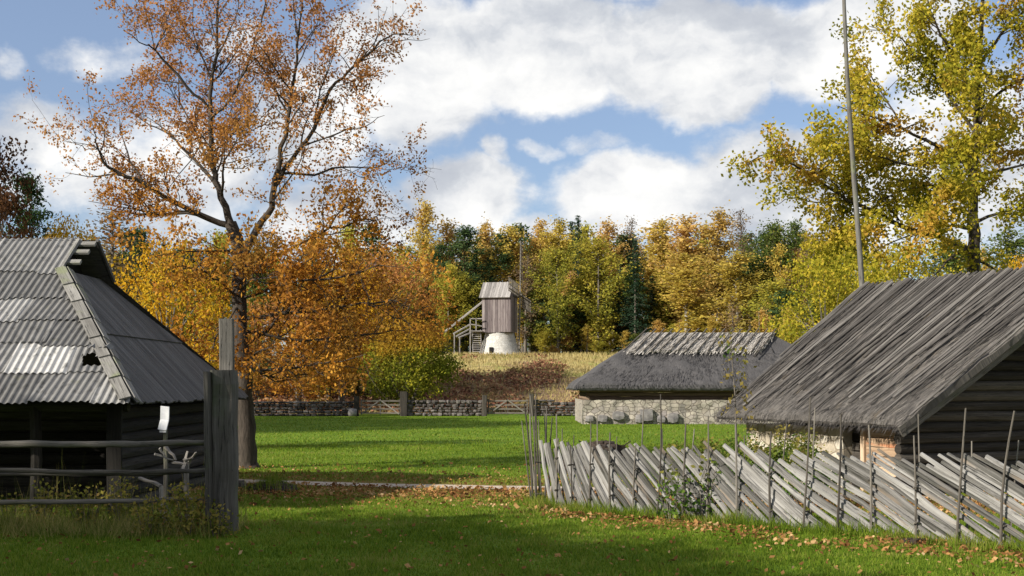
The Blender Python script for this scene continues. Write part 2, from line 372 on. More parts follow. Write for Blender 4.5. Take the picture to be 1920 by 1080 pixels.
L_MAPLEY = leaf_mat('yellow_maple_leaves', [(.18, .19, .022), (.33, .30, .03), (.48, .38, .04), (.45, .29, .045)], patch_scale=.45, objvar=.2)
L_BIRCH = leaf_mat('golden_birch_leaves', [(.24, .21, .05), (.42, .33, .065), (.55, .42, .085), (.50, .34, .10)], patch_scale=.25, objvar=.35)
L_BIRCHO = leaf_mat('orange_birch_leaves', [(.28, .21, .06), (.46, .32, .085), (.56, .38, .11), (.52, .31, .12)], patch_scale=.25, objvar=.3)
L_ASPEN = leaf_mat('yellow_green_aspen_leaves', [(.13, .15, .03), (.25, .25, .04), (.38, .34, .05), (.42, .34, .06)], patch_scale=.25, objvar=.35)
L_GREEN = leaf_mat('dull_green_leaves', [(.045, .075, .022), (.09, .13, .032), (.17, .185, .04)], patch_scale=.3, objvar=.3)
L_PINE = leaf_mat('pine_needles', [(.022, .044, .018), (.042, .074, .028), (.078, .108, .040)], patch_scale=.4, trans=.15)
L_SPRUCE = leaf_mat('spruce_needles', [(.016, .034, .020), (.030, .056, .032), (.052, .080, .042)], patch_scale=.4, trans=.12)
L_BROWN = leaf_mat('faded_brown_leaves', [(.10, .07, .05), (.19, .14, .09), (.28, .19, .10)], patch_scale=.3)
L_MAROON = leaf_mat('dark_maroon_leaves', [(.045, .030, .018), (.085, .042, .024), (.15, .07, .03)], patch_scale=.4)
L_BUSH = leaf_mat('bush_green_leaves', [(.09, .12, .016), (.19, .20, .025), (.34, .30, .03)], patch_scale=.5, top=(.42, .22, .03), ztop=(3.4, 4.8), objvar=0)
L_SHRUB = leaf_mat('shrub_green_leaves', [(.05, .11, .018), (.11, .19, .03), (.22, .26, .045)], patch=(.28, .20, .06), patch_scale=.7)
L_WEED = leaf_mat('weed_leaves', [(.07, .10, .022), (.18, .19, .035), (.36, .29, .07), (.30, .18, .08)], patch_scale=1.5)
L_DRYG = leaf_mat('dry_grass_blades', [(.08, .13, .02), (.17, .20, .045), (.38, .32, .12), (.52, .42, .19)], patch_scale=1.2)
L_FALLEN = leaf_mat('fallen_leaf_litter', [(.09, .042, .02), (.20, .095, .035), (.33, .18, .07), (.46, .32, .17)], patch_scale=.8, trans=.15, objvar=0)

# grass, with leaf litter and worn tint where the leaves lie
def litter_field(nt, oc):
    s = N(nt, 'ShaderNodeSeparateXYZ', i0=oc); x, y = s.outputs[0], s.outputs[1]
    return x, y
def ground_material():
    m, nt, b = new_mat('meadow_ground'); oc = GEN(nt); x, y = litter_field(nt, oc)
    n1 = NOISE(nt, oc, .35, 5, .6); n2 = NOISE(nt, oc, 7.0, 6, .7); n3 = NOISE(nt, SCALEV(nt, oc, (.25, 1.2, 1)), 1.0, 4)
    g = RAMP(nt, M(nt, 'ADD', M(nt, 'MULTIPLY', n2, .6), M(nt, 'MULTIPLY', n1, .4)), [(.3, (.048, .080, .010)), (.5, (.100, .165, .015)), (.72, (.19, .25, .027))])
    # leaf litter along the path and by the slat fence
    dpath = M(nt, 'ABSOLUTE', M(nt, 'ADD', M(nt, 'ADD', y, M(nt, 'MULTIPLY', x, .3)), -23.4))
    lp = SMOOTH(nt, M(nt, 'SUBTRACT', M(nt, 'MULTIPLY', SMOOTH(nt, dpath, 5.5, .5), 1.15), M(nt, 'MULTIPLY', n2, .75)), .1, .5)
    g = MIX(nt, M(nt, 'MULTIPLY', lp, .72), g, RAMP(nt, n2, [(.35, (.13, .085, .03)), (.65, (.25, .16, .05))]))
    # hill
    hn = NOISE(nt, SCALEV(nt, oc, (.16, .25, .5)), 1.0, 5, .6); hs = NOISE(nt, SCALEV(nt, oc, (.6, 2.0, 1.5)), 1.0, 6, .7)
    dry = RAMP(nt, hs, [(.3, (.22, .17, .07)), (.5, (.38, .30, .13)), (.7, (.50, .42, .20))])
    dry = MIX(nt, SMOOTH(nt, n1, .5, .65), dry, (.26, .27, .08))
    brk = RAMP(nt, hs, [(.3, (.085, .05, .036)), (.48, (.18, .115, .075)), (.6, (.29, .20, .12)), (.74, (.40, .30, .16))])
    zc = N(nt, 'ShaderNodeSeparateXYZ', i0=oc).outputs[2]
    xr = M(nt, 'MINIMUM', M(nt, 'MULTIPLY', M(nt, 'SUBTRACT', 3.2, x), .22), .15)
    bx = SMOOTH(nt, M(nt, 'ADD', xr, M(nt, 'ADD', M(nt, 'MULTIPLY', M(nt, 'SUBTRACT', 3.0, zc), .42), M(nt, 'MULTIPLY', M(nt, 'SUBTRACT', hn, .5), 2.4))), -.12, .25)
    hill = MIX(nt, bx, dry, brk)
    hm = SMOOTH(nt, M(nt, 'ADD', y, M(nt, 'MULTIPLY', n1, 3)), 81.5, 84.5)
    c = MIX(nt, hm, g, hill)
    fl = MIX(nt, .5, (.05, .055, .02), brk)
    c = MIX(nt, SMOOTH(nt, y, 117, 121), c, fl)
    COLOR(nt, b, c); BUMP(nt, b, M(nt, 'ADD', n2, hs), .8, .06); b.inputs['Specular IOR Level'].default_value = .05; return m
M_GROUND = ground_material()
def grass_mat():
    m = bpy.data.materials.new('grass_blades'); m.use_nodes = True; nt = m.node_tree; nt.nodes.clear()
    out = N(nt, 'ShaderNodeOutputMaterial'); oc = GEN(nt); r = ISL(nt); n1 = NOISE(nt, oc, .5, 4, .6); n2 = NOISE(nt, oc, 2.5, 3)
    f = M(nt, 'ADD', M(nt, 'MULTIPLY', r, .4), M(nt, 'ADD', M(nt, 'MULTIPLY', n1, .45), M(nt, 'MULTIPLY', n2, .25)))
    s2 = N(nt, 'ShaderNodeSeparateXYZ', i0=oc); dp = M(nt, 'ABSOLUTE', M(nt, 'ADD', M(nt, 'ADD', s2.outputs[1], M(nt, 'MULTIPLY', s2.outputs[0], .3)), -21.8))
    wear = M(nt, 'MULTIPLY', SMOOTH(nt, dp, 4.2, .8), SMOOTH(nt, n2, .38, .62)); streak = SMOOTH(nt, NOISE(nt, SCALEV(nt, oc, (.10, .9, 1)), 1.0, 3), .56, .68)
    f = M(nt, 'ADD', f, M(nt, 'ADD', M(nt, 'MULTIPLY', wear, .18), M(nt, 'MULTIPLY', streak, .14)))
    c = RAMP(nt, f, [(.22, (.042, .080, .010)), (.45, (.100, .168, .017)), (.66, (.185, .25, .027)), (.84, (.32, .28, .09))])
    d = N(nt, 'ShaderNodeBsdfDiffuse', i0=c); t = N(nt, 'ShaderNodeBsdfTranslucent', i0=c)
    mx = N(nt, 'ShaderNodeMixShader', i0=.45, i1=d.outputs[0], i2=t.outputs[0]); nt.links.new(mx.outputs[0], out.inputs[0]); return m
M_GRASS = grass_mat()
M_PATH = plain('pale_gravel', (.30, .24, .19), (.52, .45, .37), 12)

# ------------------------------------------------------------------ ground, path, grass, fallen leaves
def build_ground():
    xs = np.unique(np.concatenate([np.linspace(-500, -70, 14), np.linspace(-70, 70, 113), np.linspace(70, 500, 14)]))
    ys = np.unique(np.concatenate([np.linspace(-120, 0, 8), np.linspace(0, 80, 41), np.linspace(80, 125, 46), np.linspace(125, 900, 24)]))
    V = [(x, y, gz(x, y)) for y in ys for x in xs]; nx = len(xs)
    F = [(j*nx + i, j*nx + i + 1, (j+1)*nx + i + 1, (j+1)*nx + i) for j in range(len(ys) - 1) for i in range(nx - 1)]
    me = bpy.data.meshes.new('ground'); me.from_pydata(V, [], F); me.materials.append(M_GROUND)
    me.polygons.foreach_set('use_smooth', [True] * len(F))
    o = bpy.data.objects.new('ground', me); COL.objects.link(o); o['kind'] = 'structure'
build_ground()
def path_y(x): return 23.4 - .29 * x + .15 * math.sin(x * .7)
mb = MB()
xs = np.linspace(-30, 14, 90)
for i in range(89):
    q = []
    for x, sgn in ((xs[i], -1), (xs[i+1], -1), (xs[i+1], 1), (xs[i], 1)):
        q.append((x, path_y(x) + sgn * (.42 + .10 * mnoise.noise(Vector((x * 1.3, sgn * 5, 0)))), .006))
    mb.face(q)
mb.build('path', M_PATH)['kind'] = 'structure'

FENCE_PX = [(1012, 948), (1048, 953), (1078, 957), (1110, 961), (1150, 965), (1190, 967), (1235, 970), (1283, 973), (1330, 978), (1387, 984), (1450, 990), (1510, 996), (1572, 1000), (1635, 1004), (1722, 1013), (1798, 1021), (1882, 1030), (1975, 1041), (2075, 1054)]
FENCE = []
for (px, py) in FENCE_PX:
    d = CAM_H * FPX / (py - HORIZON); FENCE.append(np.array((wx(px, d), d)))
FENCE = np.array(FENCE)
def fence_dist(X, Y):
    P2 = np.stack([X, Y], -1); return np.min(np.linalg.norm(P2[:, None, :] - FENCE[None], axis=2), axis=1)
def fence_side(X, Y):
    """metres in front of (camera side of) the fence line, negative behind"""
    yi = np.interp(X, FENCE[:, 0], FENCE[:, 1], left=99, right=13.2); return yi - Y

def blades(n, d0, d1, hgt, wid, r, xlim=None, keep=None, power=1.0, lean=.35):
    Y = d0 + (d1 - d0) * r.random(n) ** power; X = (r.random(n) - .5) * .84 * Y
    if xlim: X = r.uniform(xlim[0], xlim[1], n)
    if keep is not None:
        k = keep(X, Y, r); X, Y = X[k], Y[k]
    n = len(X); h = np.broadcast_to(hgt, (len(X),)) * r.uniform(.45, 1.3, n) * np.array([.62 + .85 * max(0, .45 + mnoise.noise(Vector((x * 1.7, y * 1.2, 2))) + .6 * mnoise.noise(Vector((x * 5, y * 5, 4)))) for x, y in zip(X, Y)]); a = r.uniform(0, 2*math.pi, n); w = wid * r.uniform(.6, 1.4, n)
    B = np.stack([X, Y, np.zeros(n)], 1); side = np.stack([np.cos(a), np.sin(a), np.zeros(n)], 1) * (w / 2)[:, None]
    ln = r.normal(0, lean, (n, 2)) * h[:, None]; tip = B + np.stack([ln[:, 0], ln[:, 1], h], 1)
    return np.stack([B - side, B + side, tip], 1)
def off_path(X, Y, r):
    band = np.exp(-((Y + .3 * X - 21.9) / 1.7) ** 2)
    return (r.random(len(X)) > .72 * band) & (np.abs(Y - (23.4 - .29 * X)) > .42 + r.random(len(X)) * .25)
r = np.random.default_rng(3)
G = [blades(210000, 11.5, 24, .045, .012, r, keep=off_path), blades(110000, 20, 40, .05, .02, r, keep=off_path), blades(60000, 36, 74, .055, .035, r)]
tag(quads_obj('grass', np.concatenate(G).reshape(-1, 3), M_GRASS, nper=3), kind='stuff')
# taller tufts along the foot of the slat fence and beside the hut
def fence_foot(X, Y, r): return (fence_dist(X, Y) < .45) | ((np.abs(fence_side(X, Y)) < .35) & (X > .4))
G = [blades(90000, 13, 20.6, .16, .012, r, xlim=(.2, 6.8), keep=fence_foot)]
tag(quads_obj('tall_fence_grass', np.concatenate(G).reshape(-1, 3), M_GRASS, nper=3), kind='stuff')

def leaf_litter():
    r = np.random.default_rng(11); C = []
    Y = r.uniform(11.8, 30, 330000); X = (r.random(330000) - .5) * .86 * Y
    side = fence_side(X, Y); dp = Y - (23.4 - .29 * X)
    p = .014 + .62 * np.exp(-((dp + 1.6) / 1.7) ** 2) + .10 * np.exp(-((dp - 2) / 2.2) ** 2)
    near = np.exp(-((side - 1.0) / .75) ** 2) * (X > -.8) * (Y < 22)
    cl = np.array([mnoise.noise(Vector((x * .9, y * .9, 7))) for x, y in zip(X, Y)]) * .5 + .5
    p = p + near * .75 * np.clip(cl * 2.2 - .55, 0, 1)
    p *= (.35 + 1.1 * cl)
    p = np.where(np.abs(dp) < .5, p * .12, p) + (r.random(len(X)) < .012) * .4
    k = r.random(len(X)) < p * .55
    C = np.stack([X[k], Y[k], r.uniform(.025, .065, k.sum())], 1)
    q = leaf_quads(C, .046 * np.exp(r.normal(0, .32, len(C))), r, aspect=.7, flat=.45)
    q[:, :, 2] = np.maximum(q[:, :, 2], .012)
    return q
tag(quads_obj('fallen_leaves', leaf_litter().reshape(-1, 3), L_FALLEN), kind='stuff')

# ------------------------------------------------------------------ roof helpers
def slab(mb, c00, c10, c11, c01, nu, nv, thick, amp=.03, fs=1.5, round_eave=.5, tone=.5, seed=0.0):
    """thick roof covering; c00-c10 is the eave, c01-c11 the top edge; bumpy top, closed sides"""
    c00, c10, c11, c01 = [np.asarray(c, float) for c in (c00, c10, c11, c01)]
    n = unit(np.cross(c10 - c00, c01 - c00)); n = n if n[2] > 0 else -n
    flip = np.dot(np.cross(c10 - c00, c01 - c00), n) < 0
    top, bot, uvs = [], [], []
    for j in range(nv + 1):
        v = j / nv
        for i in range(nu + 1):
            u = i / nu; p = (c00*(1-u) + c10*u)*(1-v) + (c01*(1-u) + c11*u)*v
            L = np.linalg.norm(p - c00)
            h = amp * (mnoise.noise(Vector((p[0]*fs, p[1]*fs, p[2]*fs + seed))) + .6 * mnoise.noise(Vector((p[0]*fs*3.7, p[1]*fs*3.7, p[2]*fs*3.7 + seed))))
            e = max(0, 1 - v * nv / 2.0); e2 = max(0, 1 - min(u, 1-u) * nu / 1.5)
            top.append(p + n * (h - thick * round_eave * max(e, e2 * .5)**2))
            rag = .03 * mnoise.noise(Vector((p[0]*6, p[1]*6, seed))) if j == 0 else 0
            bot.append(p - n * thick + (c00 - c01) / np.linalg.norm(c00 - c01) * rag)
            uvs.append((np.dot(p - c00, unit(c01 - c00)), np.dot(p - c00, unit(c10 - c00))))
    k = nu + 1; m = len(top); F = []
    for j in range(nv):
        for i in range(nu):
            a, b, c, d = j*k+i, j*k+i+1, (j+1)*k+i+1, (j+1)*k+i
            F.append((a, b, c, d)); F.append((m+d, m+c, m+b, m+a))
    for i in range(nu): F.append((m+i, m+i+1, i+1, i)); q = nv*k+i; F.append((q, q+1, m+q+1, m+q))
    for j in range(nv):
        F.append((j*k, (j+1)*k, m+(j+1)*k, m+j*k)); q = j*k+nu; F.append((m+q, m+q+k, q+k, q))
    if flip: F = [f[::-1] for f in F]
    mb.shared(top + bot, F, uvs + uvs, tone)
def straws(mb, c00, c10, c11, c01, n, ln, wid, r, lift=.012, jit=.10):
    c00, c10, c11, c01 = [np.asarray(c, float) for c in (c00, c10, c11, c01)]
    nn = unit(np.cross(c10 - c00, c01 - c00)); nn = nn if nn[2] > 0 else -nn
    for _ in range(n):
        u, v = r.random(), r.random(); p = (c00*(1-u) + c10*u)*(1-v) + (c01*(1-u) + c11*u)*v
        dn = unit((c00*(1-u) + c10*u) - (c01*(1-u) + c11*u)); sd = np.cross(nn, dn)
        t = unit(dn + sd * r.normal(0, jit) + nn * r.normal(0, .05)); l = ln * r.uniform(.5, 1.5); w = wid * r.uniform(.5, 1.5)
        p = p + nn * (lift + .02 * r.random()); q = p + t * l; s2 = unit(np.cross(nn, t)) * w / 2; o = r.random() * 30
        mb.face([p - s2, p + s2, q + s2 + nn*.008, q - s2 + nn*.008], [(o, o), (o, o + w), (o + l, o + w), (o + l, o)], tone=r.random() ** 1.3)
def log_wall(mb, p0, p1, z0, z1, rad, ztop=None, over=.12):
    """stacked round logs between two ground points; ztop(q) lets a gable follow the roof"""
    p0 = np.asarray(p0, float); p1 = np.asarray(p1, float); L = np.linalg.norm(p1 - p0); z = z0 + rad
    while z < z1:
        q0, q1 = -over / L, 1 + over / L
        if ztop is not None:
            ok = [q for q in np.linspace(0, 1, 120) if ztop(q) > z + rad]
            if len(ok) < 3: break
            if ok[0] > 0.01: q0 = ok[0]
            if ok[-1] < .99: q1 = ok[-1]
        k = 7; rr = rad * random.uniform(.92, 1.06)
        pts = [np.append(p0 + (p1 - p0) * (q0 + (q1 - q0) * i / k), z + random.gauss(0, .006)) for i in range(k + 1)]
        mb.tube(pts, [rr * random.uniform(.95, 1.04) for _ in pts], n=9); z += rad * 1.86

# ------------------------------------------------------------------ log shed on the left
def shed():
    t = thing('log_shed', (-8.5, 19.0, 0), 'low dark log shed with patched corrugated hip roof at the left', 'shed')
    D0, SL, Z0, RZ = 18.0, 4.0, 1.675, 2.682
    us = unit((0, SL, RZ)); nn = unit((0, -RZ, SL))
    def pt(x, q, off=0.0): return np.array((x, D0 + SL*q, Z0 + RZ*q)) + nn * off
    def t_of(py): k = (HORIZON - py) / FPX; return (D0*k + .225) / (RZ - SL*k)
    TG = .772
    def hipx(q): return -5.36 - 1.98 * q / TG if q < TG else -7.40
    rows = [753, 700, 645, 600, 560, 511, 451]; mb = MB()
    wave, amp, dx = .104, .0135, .0174
    white = [(645, 700, 30, 160, .88), (511, 560, -10, 52, .72), (700, 753, 190, 250, .68), (511, 560, 100, 134, .82), (451, 511, 68, 92, .88), (560, 600, -20, 22, .72), (451, 511, -200, 10, .55)]
    hole = (154, 204, 664, 684)
    for rI in range(6):
        q0, q1 = t_of(rows[rI]), t_of(rows[rI + 1]); q0 -= .012
        x = -15.2 + random.random() * .9
        while x < -5.2:
            w = .93; x1 = x + w; qm = (q0 + q1) / 2
            pxm = 960 + (x + w/2) / (D0 + SL*qm) * FPX
            tone = random.uniform(.22, .55); skew = random.gauss(0, .006)
            for (pa, pb, xa, xb, tn) in white:
                if pa == rows[rI + 1] or (pa == 700 and rI == 0):
                    if xa < pxm < xb: tone = tn + random.uniform(-.08, .05)
            nx = int(w / dx); nv = 10; V = []; UV = []
            drop = random.uniform(-.012, .012)
            for j in range(nv + 1):
                q = q0 + drop + (q1 - q0 - drop + .012) * j / nv
                for i in range(nx + 1):
                    xx = x + i * dx; ang = 2*math.pi*xx / wave
                    xc = min(xx, hipx(max(q, 0)) - .0)
                    V.append(pt(xc + skew * (j - 5) * .5, q, .024 * (1 - j / nv) + .012 + amp * math.sin(ang) + .006 * mnoise.noise(Vector((xx*2, q*9, rI)))))
                    UV.append((xx, q * 4.8))
            F = []; k = nx + 1
            for j in range(nv):
                for i in range(nx):
                    if x + i*dx >= hipx(max(q0 + (q1-q0)*(j+.0)/nv, 0)): continue
                    c = (V[j*k+i] + V[(j+1)*k+i+1]) / 2; px = 960 + c[0] / c[1] * FPX; py = HORIZON - (c[2] - CAM_H) / c[1] * FPX
                    if hole[0] < px < hole[1] and hole[2] + 2 * math.sin(px * .25) < py < hole[3]: continue
                    F.append((j*k+i, j*k+i+1, (j+1)*k+i+1, (j+1)*k+i))
            if F: mb.shared(V, F, UV, tone)
            x = x1 - .03
    mb.build('corrugated_roof', M_CORR, t)
    # bent up flap over the hole
    mb = MB(); q0 = t_of(666); V = []; UV = []
    for j in range(4):
        for i in range(22):
            xx = -6.30 + i * .0165; V.append(pt(xx, q0 + .012 * j + .01, .05 + .05 * (1 - j / 3) + .02 * math.sin(2*math.pi*xx/.104) + .02 * math.sin(i * .5))); UV.append((xx, j * .05))
    mb.shared(V, [(j*22+i, j*22+i+1, (j+1)*22+i+1, (j+1)*22+i) for j in range(3) for i in range(21)], UV, .45)
    mb.build('bent_sheet', M_CORR, t)
    # hip end boards
    mb = MB()
    A = lambda y, q: np.array((-5.35 - 1.99 * q / TG * TG / TG * TG if False else -5.35 - 1.99 * q, y, 1.655 + 2.09 * q))
    y = 18.06
    while y < 25.95:
        qt = min((y - 18.0) / 3.09, (26.0 - y) / 3.1, 1.0)
        if qt > .05:
            cut = min(qt, .50 + random.uniform(-.02, .02))
            n2 = unit((2.09, 0, 1.99))
            mb.beam(A(y, -.015 + random.uniform(-.01, .01)), A(y, cut), .155, .024, side=(0, 1, 0), tone=random.uniform(.2, .6))
            if qt > .52: mb.beam(A(y, .48) + n2 * .026, A(y, qt) + n2 * .016, .155, .024, side=(0, 1, 0), tone=random.uniform(.2, .7))
        y += .158
    mb.face([(-5.36, 18.0, 1.61), (-5.36, 26.0, 1.61), (-7.34, 22.9, 3.70), (-7.34, 21.09, 3.70)], tone=.1)
    mb.build('hip_roof', M_HIP, t)
    # cap boards over the front hip
    mb = MB(); a = np.array((-5.33, 17.93, 1.66)); b = np.array((-7.36, 21.12, 3.775)); hd = unit(b - a)
    for k in range(7):
        p, q = a + (b - a) * (k / 7), a + (b - a) * ((k + 1) / 7 + .012); o = .055 + .02 * 0
        s1 = unit(np.cross(nn, hd)); s1 = s1 if s1[0] < 0 else -s1
        mb.beam(p + nn * (.058 + .016) - s1 * -.075, q + nn * .050 + s1 * .075, .17, .022, side=s1, tone=random.uniform(.5, .8))
        n2 = unit((2.09, 0, 1.99)); s2 = unit(np.cross(n2, hd)); s2 = s2 if s2[1] > 0 else -s2
        mb.beam(p + n2 * .066 + s2 * .065, q + n2 * .052 + s2 * .065, .15, .022, side=s2, tone=random.uniform(.45, .75))
    mb.build('hip_cap', M_GREY, t)
    # back slope, ridge battens, gablet with painted shade
    mb = MB()
    for dz in (0, -.05):
        mb.face([(-15.3, 26, 1.63 + dz), (-5.33, 26, 1.63 + dz), (-7.16, 22.9, 3.745 + dz), (-7.16, 22.0, 4.37 + dz), (-15.3, 22, 4.37 + dz)], tone=.2)
    y0 = 22.0
    for k in range(6):
        q0, q1 = k / 6, (k + 1) / 6
        mb.beam((-7.13, 22.0 + .92 * q0, 4.37 - .63 * q0), (-7.13, 22.0 + .92 * q1, 4.37 - .63 * q1), .05, .07, side=(1, 0, 0), tone=.2)
    mb.build('back_roof', M_HIP, t)
    mb = MB()
    for q in (.985, .925, .85, .775):
        mb.beam(pt(-7.75, q, -.02), pt(-7.13 - (1 - q) * .55, q, -.02), .115, .05, side=us, tone=.75)
    mb.beam(pt(-7.44, .775, .02), pt(-7.44, 1.0, .02), .05, .05, side=(1, 0, 0), tone=.8)
    mb.build('roof_batten', M_GREY, t)
    mb = MB(); mb.face([(-7.6, 20.6, 3.4), (-7.6, 23.4, 3.4), (-7.6, 22.0, 4.33)]); mb.build('gablet', M_INNERSHADE, t)  # black sheet painted as the shade within the gablet
    # walls: closed log side, open front with posts, log back, in shade-darkened wood
    mb = MB(); log_wall(mb, (-5.75, 18.75), (-5.75, 25.4), 0, 1.58, .105, over=.22); log_wall(mb, (-15, 25.4), (-5.75, 25.4), .1, 1.6, .105)
    mb.build('log_wall', M_SHEDSHADE, t)
    mb = MB(); mb.beam((-5.75, 18.54, 0), (-5.75, 18.54, 1.6), .22, .06, side=(1, 0, 0), segs=3, jit=.006, tone=0.0); mb.build('added_dark_board', M_SHEDSHADE, t)  # board added to cover sunlit log ends, toned black like the shade
    mb = MB(); log_wall(mb, (-15, 21.2), (-5.95, 21.2), 0, 1.9, .10, over=0); mb.build('inner_wall', M_SHEDSHADE, t)
    for px in (66, -60): 
        mb = MB(); x = wx(px, 18.7); mb.tube([(x, 18.7, 0), (x + .02, 18.7, .8), (x, 18.7, 1.62)], .085, n=8); mb.build('post', M_SHEDSHADE, t)
    mb = MB(); mb.tube([(-15, 18.7, 1.58), (-10, 18.72, 1.6), (-5.6, 18.7, 1.58)], .09, n=8); mb.build('eave_beam', M_SHEDSHADE, t)
shed()

# white notice panel on a stake beside the shed
nb = thing('notice_board', (wx(312, 17.4), 17.4, 0), 'small white panel on a thin stake by the shed corner', 'sign')
mb = MB(); x = wx(313, 17.4)
mb.beam((x - .03, 17.42, wz(762, 17.4)), (x - .04, 17.44, wz(786, 17.4)), .135, .015, side=(1, -.3, 0)); mb.beam((x - .04, 17.44, wz(786.6, 17.4)), (x - .065, 17.40, wz(806, 17.4)), .135, .015, side=(1, -.3, 0))
mb.beam((x - .06, 17.42, wz(806.5, 17.4)), (x - .06, 17.42, wz(811, 17.4)), .10, .012, side=(1, -.3, 0))
mb.build('panel', M_WHITEBOARD, nb)
mb = MB(); mb.beam((x - .03, 17.47, 0), (x - .035, 17.47, wz(770, 17.4)), .05, .05, jit=.004, segs=4); mb.build('stake', M_RAIL, nb)
# broken pale wood caught behind the rails
bw = MB(); d = 16.9
for (a, b, w) in [((290, 852), (326, 862), .075), ((312, 838), (330, 862), .06), ((326, 866), (348, 872), .09), ((344, 880), (352, 846), .05), ((352, 872), (366, 846), .045), ((346, 862), (360, 858), .07), ((298, 842), (312, 856), .05)]:
    bw.beam(P(a[0], a[1], d + random.uniform(-.1, .1)), P(b[0], b[1], d + random.uniform(-.1, .1)), w, .03, taper=.5, segs=3, jit=.008)
bw.beam(P(350, 868, d), (wx(352, d), d, 0), .06, .05, segs=3, jit=.01)
tag(bw.build('root_stump', M_PALE, None, origin=(wx(345, d), d, 0)), 'pale splintered root wood sticking up behind the rail fence', 'stump')
bw = MB(); bw.beam(P(262, 896, 16.8), P(302, 912, 16.6), .06, .03, segs=3, jit=.006); bw.beam(P(302, 911, 16.6), (wx(306, 16.6), 16.6, 0), .05, .03)
tag(bw.build('broken_plank', M_PALE, None, origin=(wx(285, 16.7), 16.7, 0)), 'short pale broken plank leaning low behind the rails', 'plank')

# ------------------------------------------------------------------ rail fence with the tall gatepost
rf = thing('rail_fence', (wx(300, 16.3), 16.3, 0), 'three-rail pole fence ending at a tall grey gatepost', 'fence')
def rail(pts, r0, r1, d):
    mb = MB(); n = len(pts); P3 = [P(px, py, d) for px, py in pts]
    P3 = np.array(P3); k = 24; s = np.linspace(0, n - 1, k); Q = np.stack([np.interp(s, range(n), P3[:, c]) for c in range(3)], 1)
    Q[:, 1] += [.02 * mnoise.noise(Vector((x[0] * 2, 1, 0))) for x in Q]; Q[:, 2] += [.012 * mnoise.noise(Vector((x[0] * 2.2, 5, 0))) for x in Q]
    rr = np.linspace(r0, r1, k) * np.array([1 + .12 * mnoise.noise(Vector((x[0] * 5, 9, 0))) for x in Q])
    mb.tube(Q, rr, n=9, wob=.05); return mb.build('rail', M_RAIL, rf, smooth_=True)
rail([(-140, 836), (0, 833), (150, 833), (290, 832), (392, 829)], .048, .036, 16.35)
rail([(-140, 876), (0, 881), (120, 885), (250, 885), (395, 883)], .030, .030, 16.3)
rail([(-140, 890), (200, 889), (300, 889), (395, 879)], .022, .024, 16.5)
rail([(-140, 944), (0, 942), (200, 940), (395, 936)], .034, .030, 16.3)
mb = MB(); mb.beam((wx(421, 16.3), 16.3, -.05), (wx(420, 16.3), 16.3, wz(694, 16.3)), .31, .26, side=(1, 0, 0), segs=12, jit=.006, tone=.5); mb.build('gate_post', M_POST, rf)
mb = MB(); mb.beam((wx(428, 16.5), 16.48, 0), (wx(425, 16.5), 16.48, wz(598, 16.5)), .185, .08, side=(1, 0, 0), segs=8, jit=.004, tone=.65); mb.build('back_board', M_POST, rf)
mb = MB(); mb.beam((wx(396, 16.2), 16.12, .1), (wx(392, 16.2), 16.14, wz(697, 16.2)), .062, .22, side=(1, 0, 0), segs=6, jit=.004, tone=.3); mb.build('side_plank', M_POST, rf)
for px in (-90,):
    mb = MB(); mb.beam((wx(px, 16.4), 16.42, 0), (wx(px, 16.4), 16.42, 1.3), .12, .12); mb.build('post', M_RAIL, rf)

# ------------------------------------------------------------------ slanting slat fence
sf = thing('slat_fence', (FENCE[8][0], FENCE[8][1], 0), 'slanting split-slat fence bound between tall thin stake pairs', 'fence')
seg = np.concatenate(([0], np.cumsum(np.linalg.norm(np.diff(FENCE, axis=0), axis=1))))
def on_fence(s):
    s = float(np.clip(s, -.6, seg[-1] + 1.5))
    x = np.interp(s, seg, FENCE[:, 0]); y = np.interp(s, seg, FENCE[:, 1])
    if s < 0: x, y = FENCE[0] + unit(FENCE[0] - FENCE[1]) * -s
    if s > seg[-1]: x, y = FENCE[-1] + unit(FENCE[-1] - FENCE[-2]) * (s - seg[-1])
    a = on_dir(s); return np.array((x, y)), a
def on_dir(s):
    i = int(np.clip(np.searchsorted(seg, s) - 1, 0, len(seg) - 2)); return unit(FENCE[i+1] - FENCE[i])
def ang_at(s): return R(np.interp(s, [0, .5, 1.0, 2.2, 3.2, 4.5, 6.0, 8], [72, 62, 54, 45, 38, 30.5, 27, 25]))
s = -.02; cnt = 0
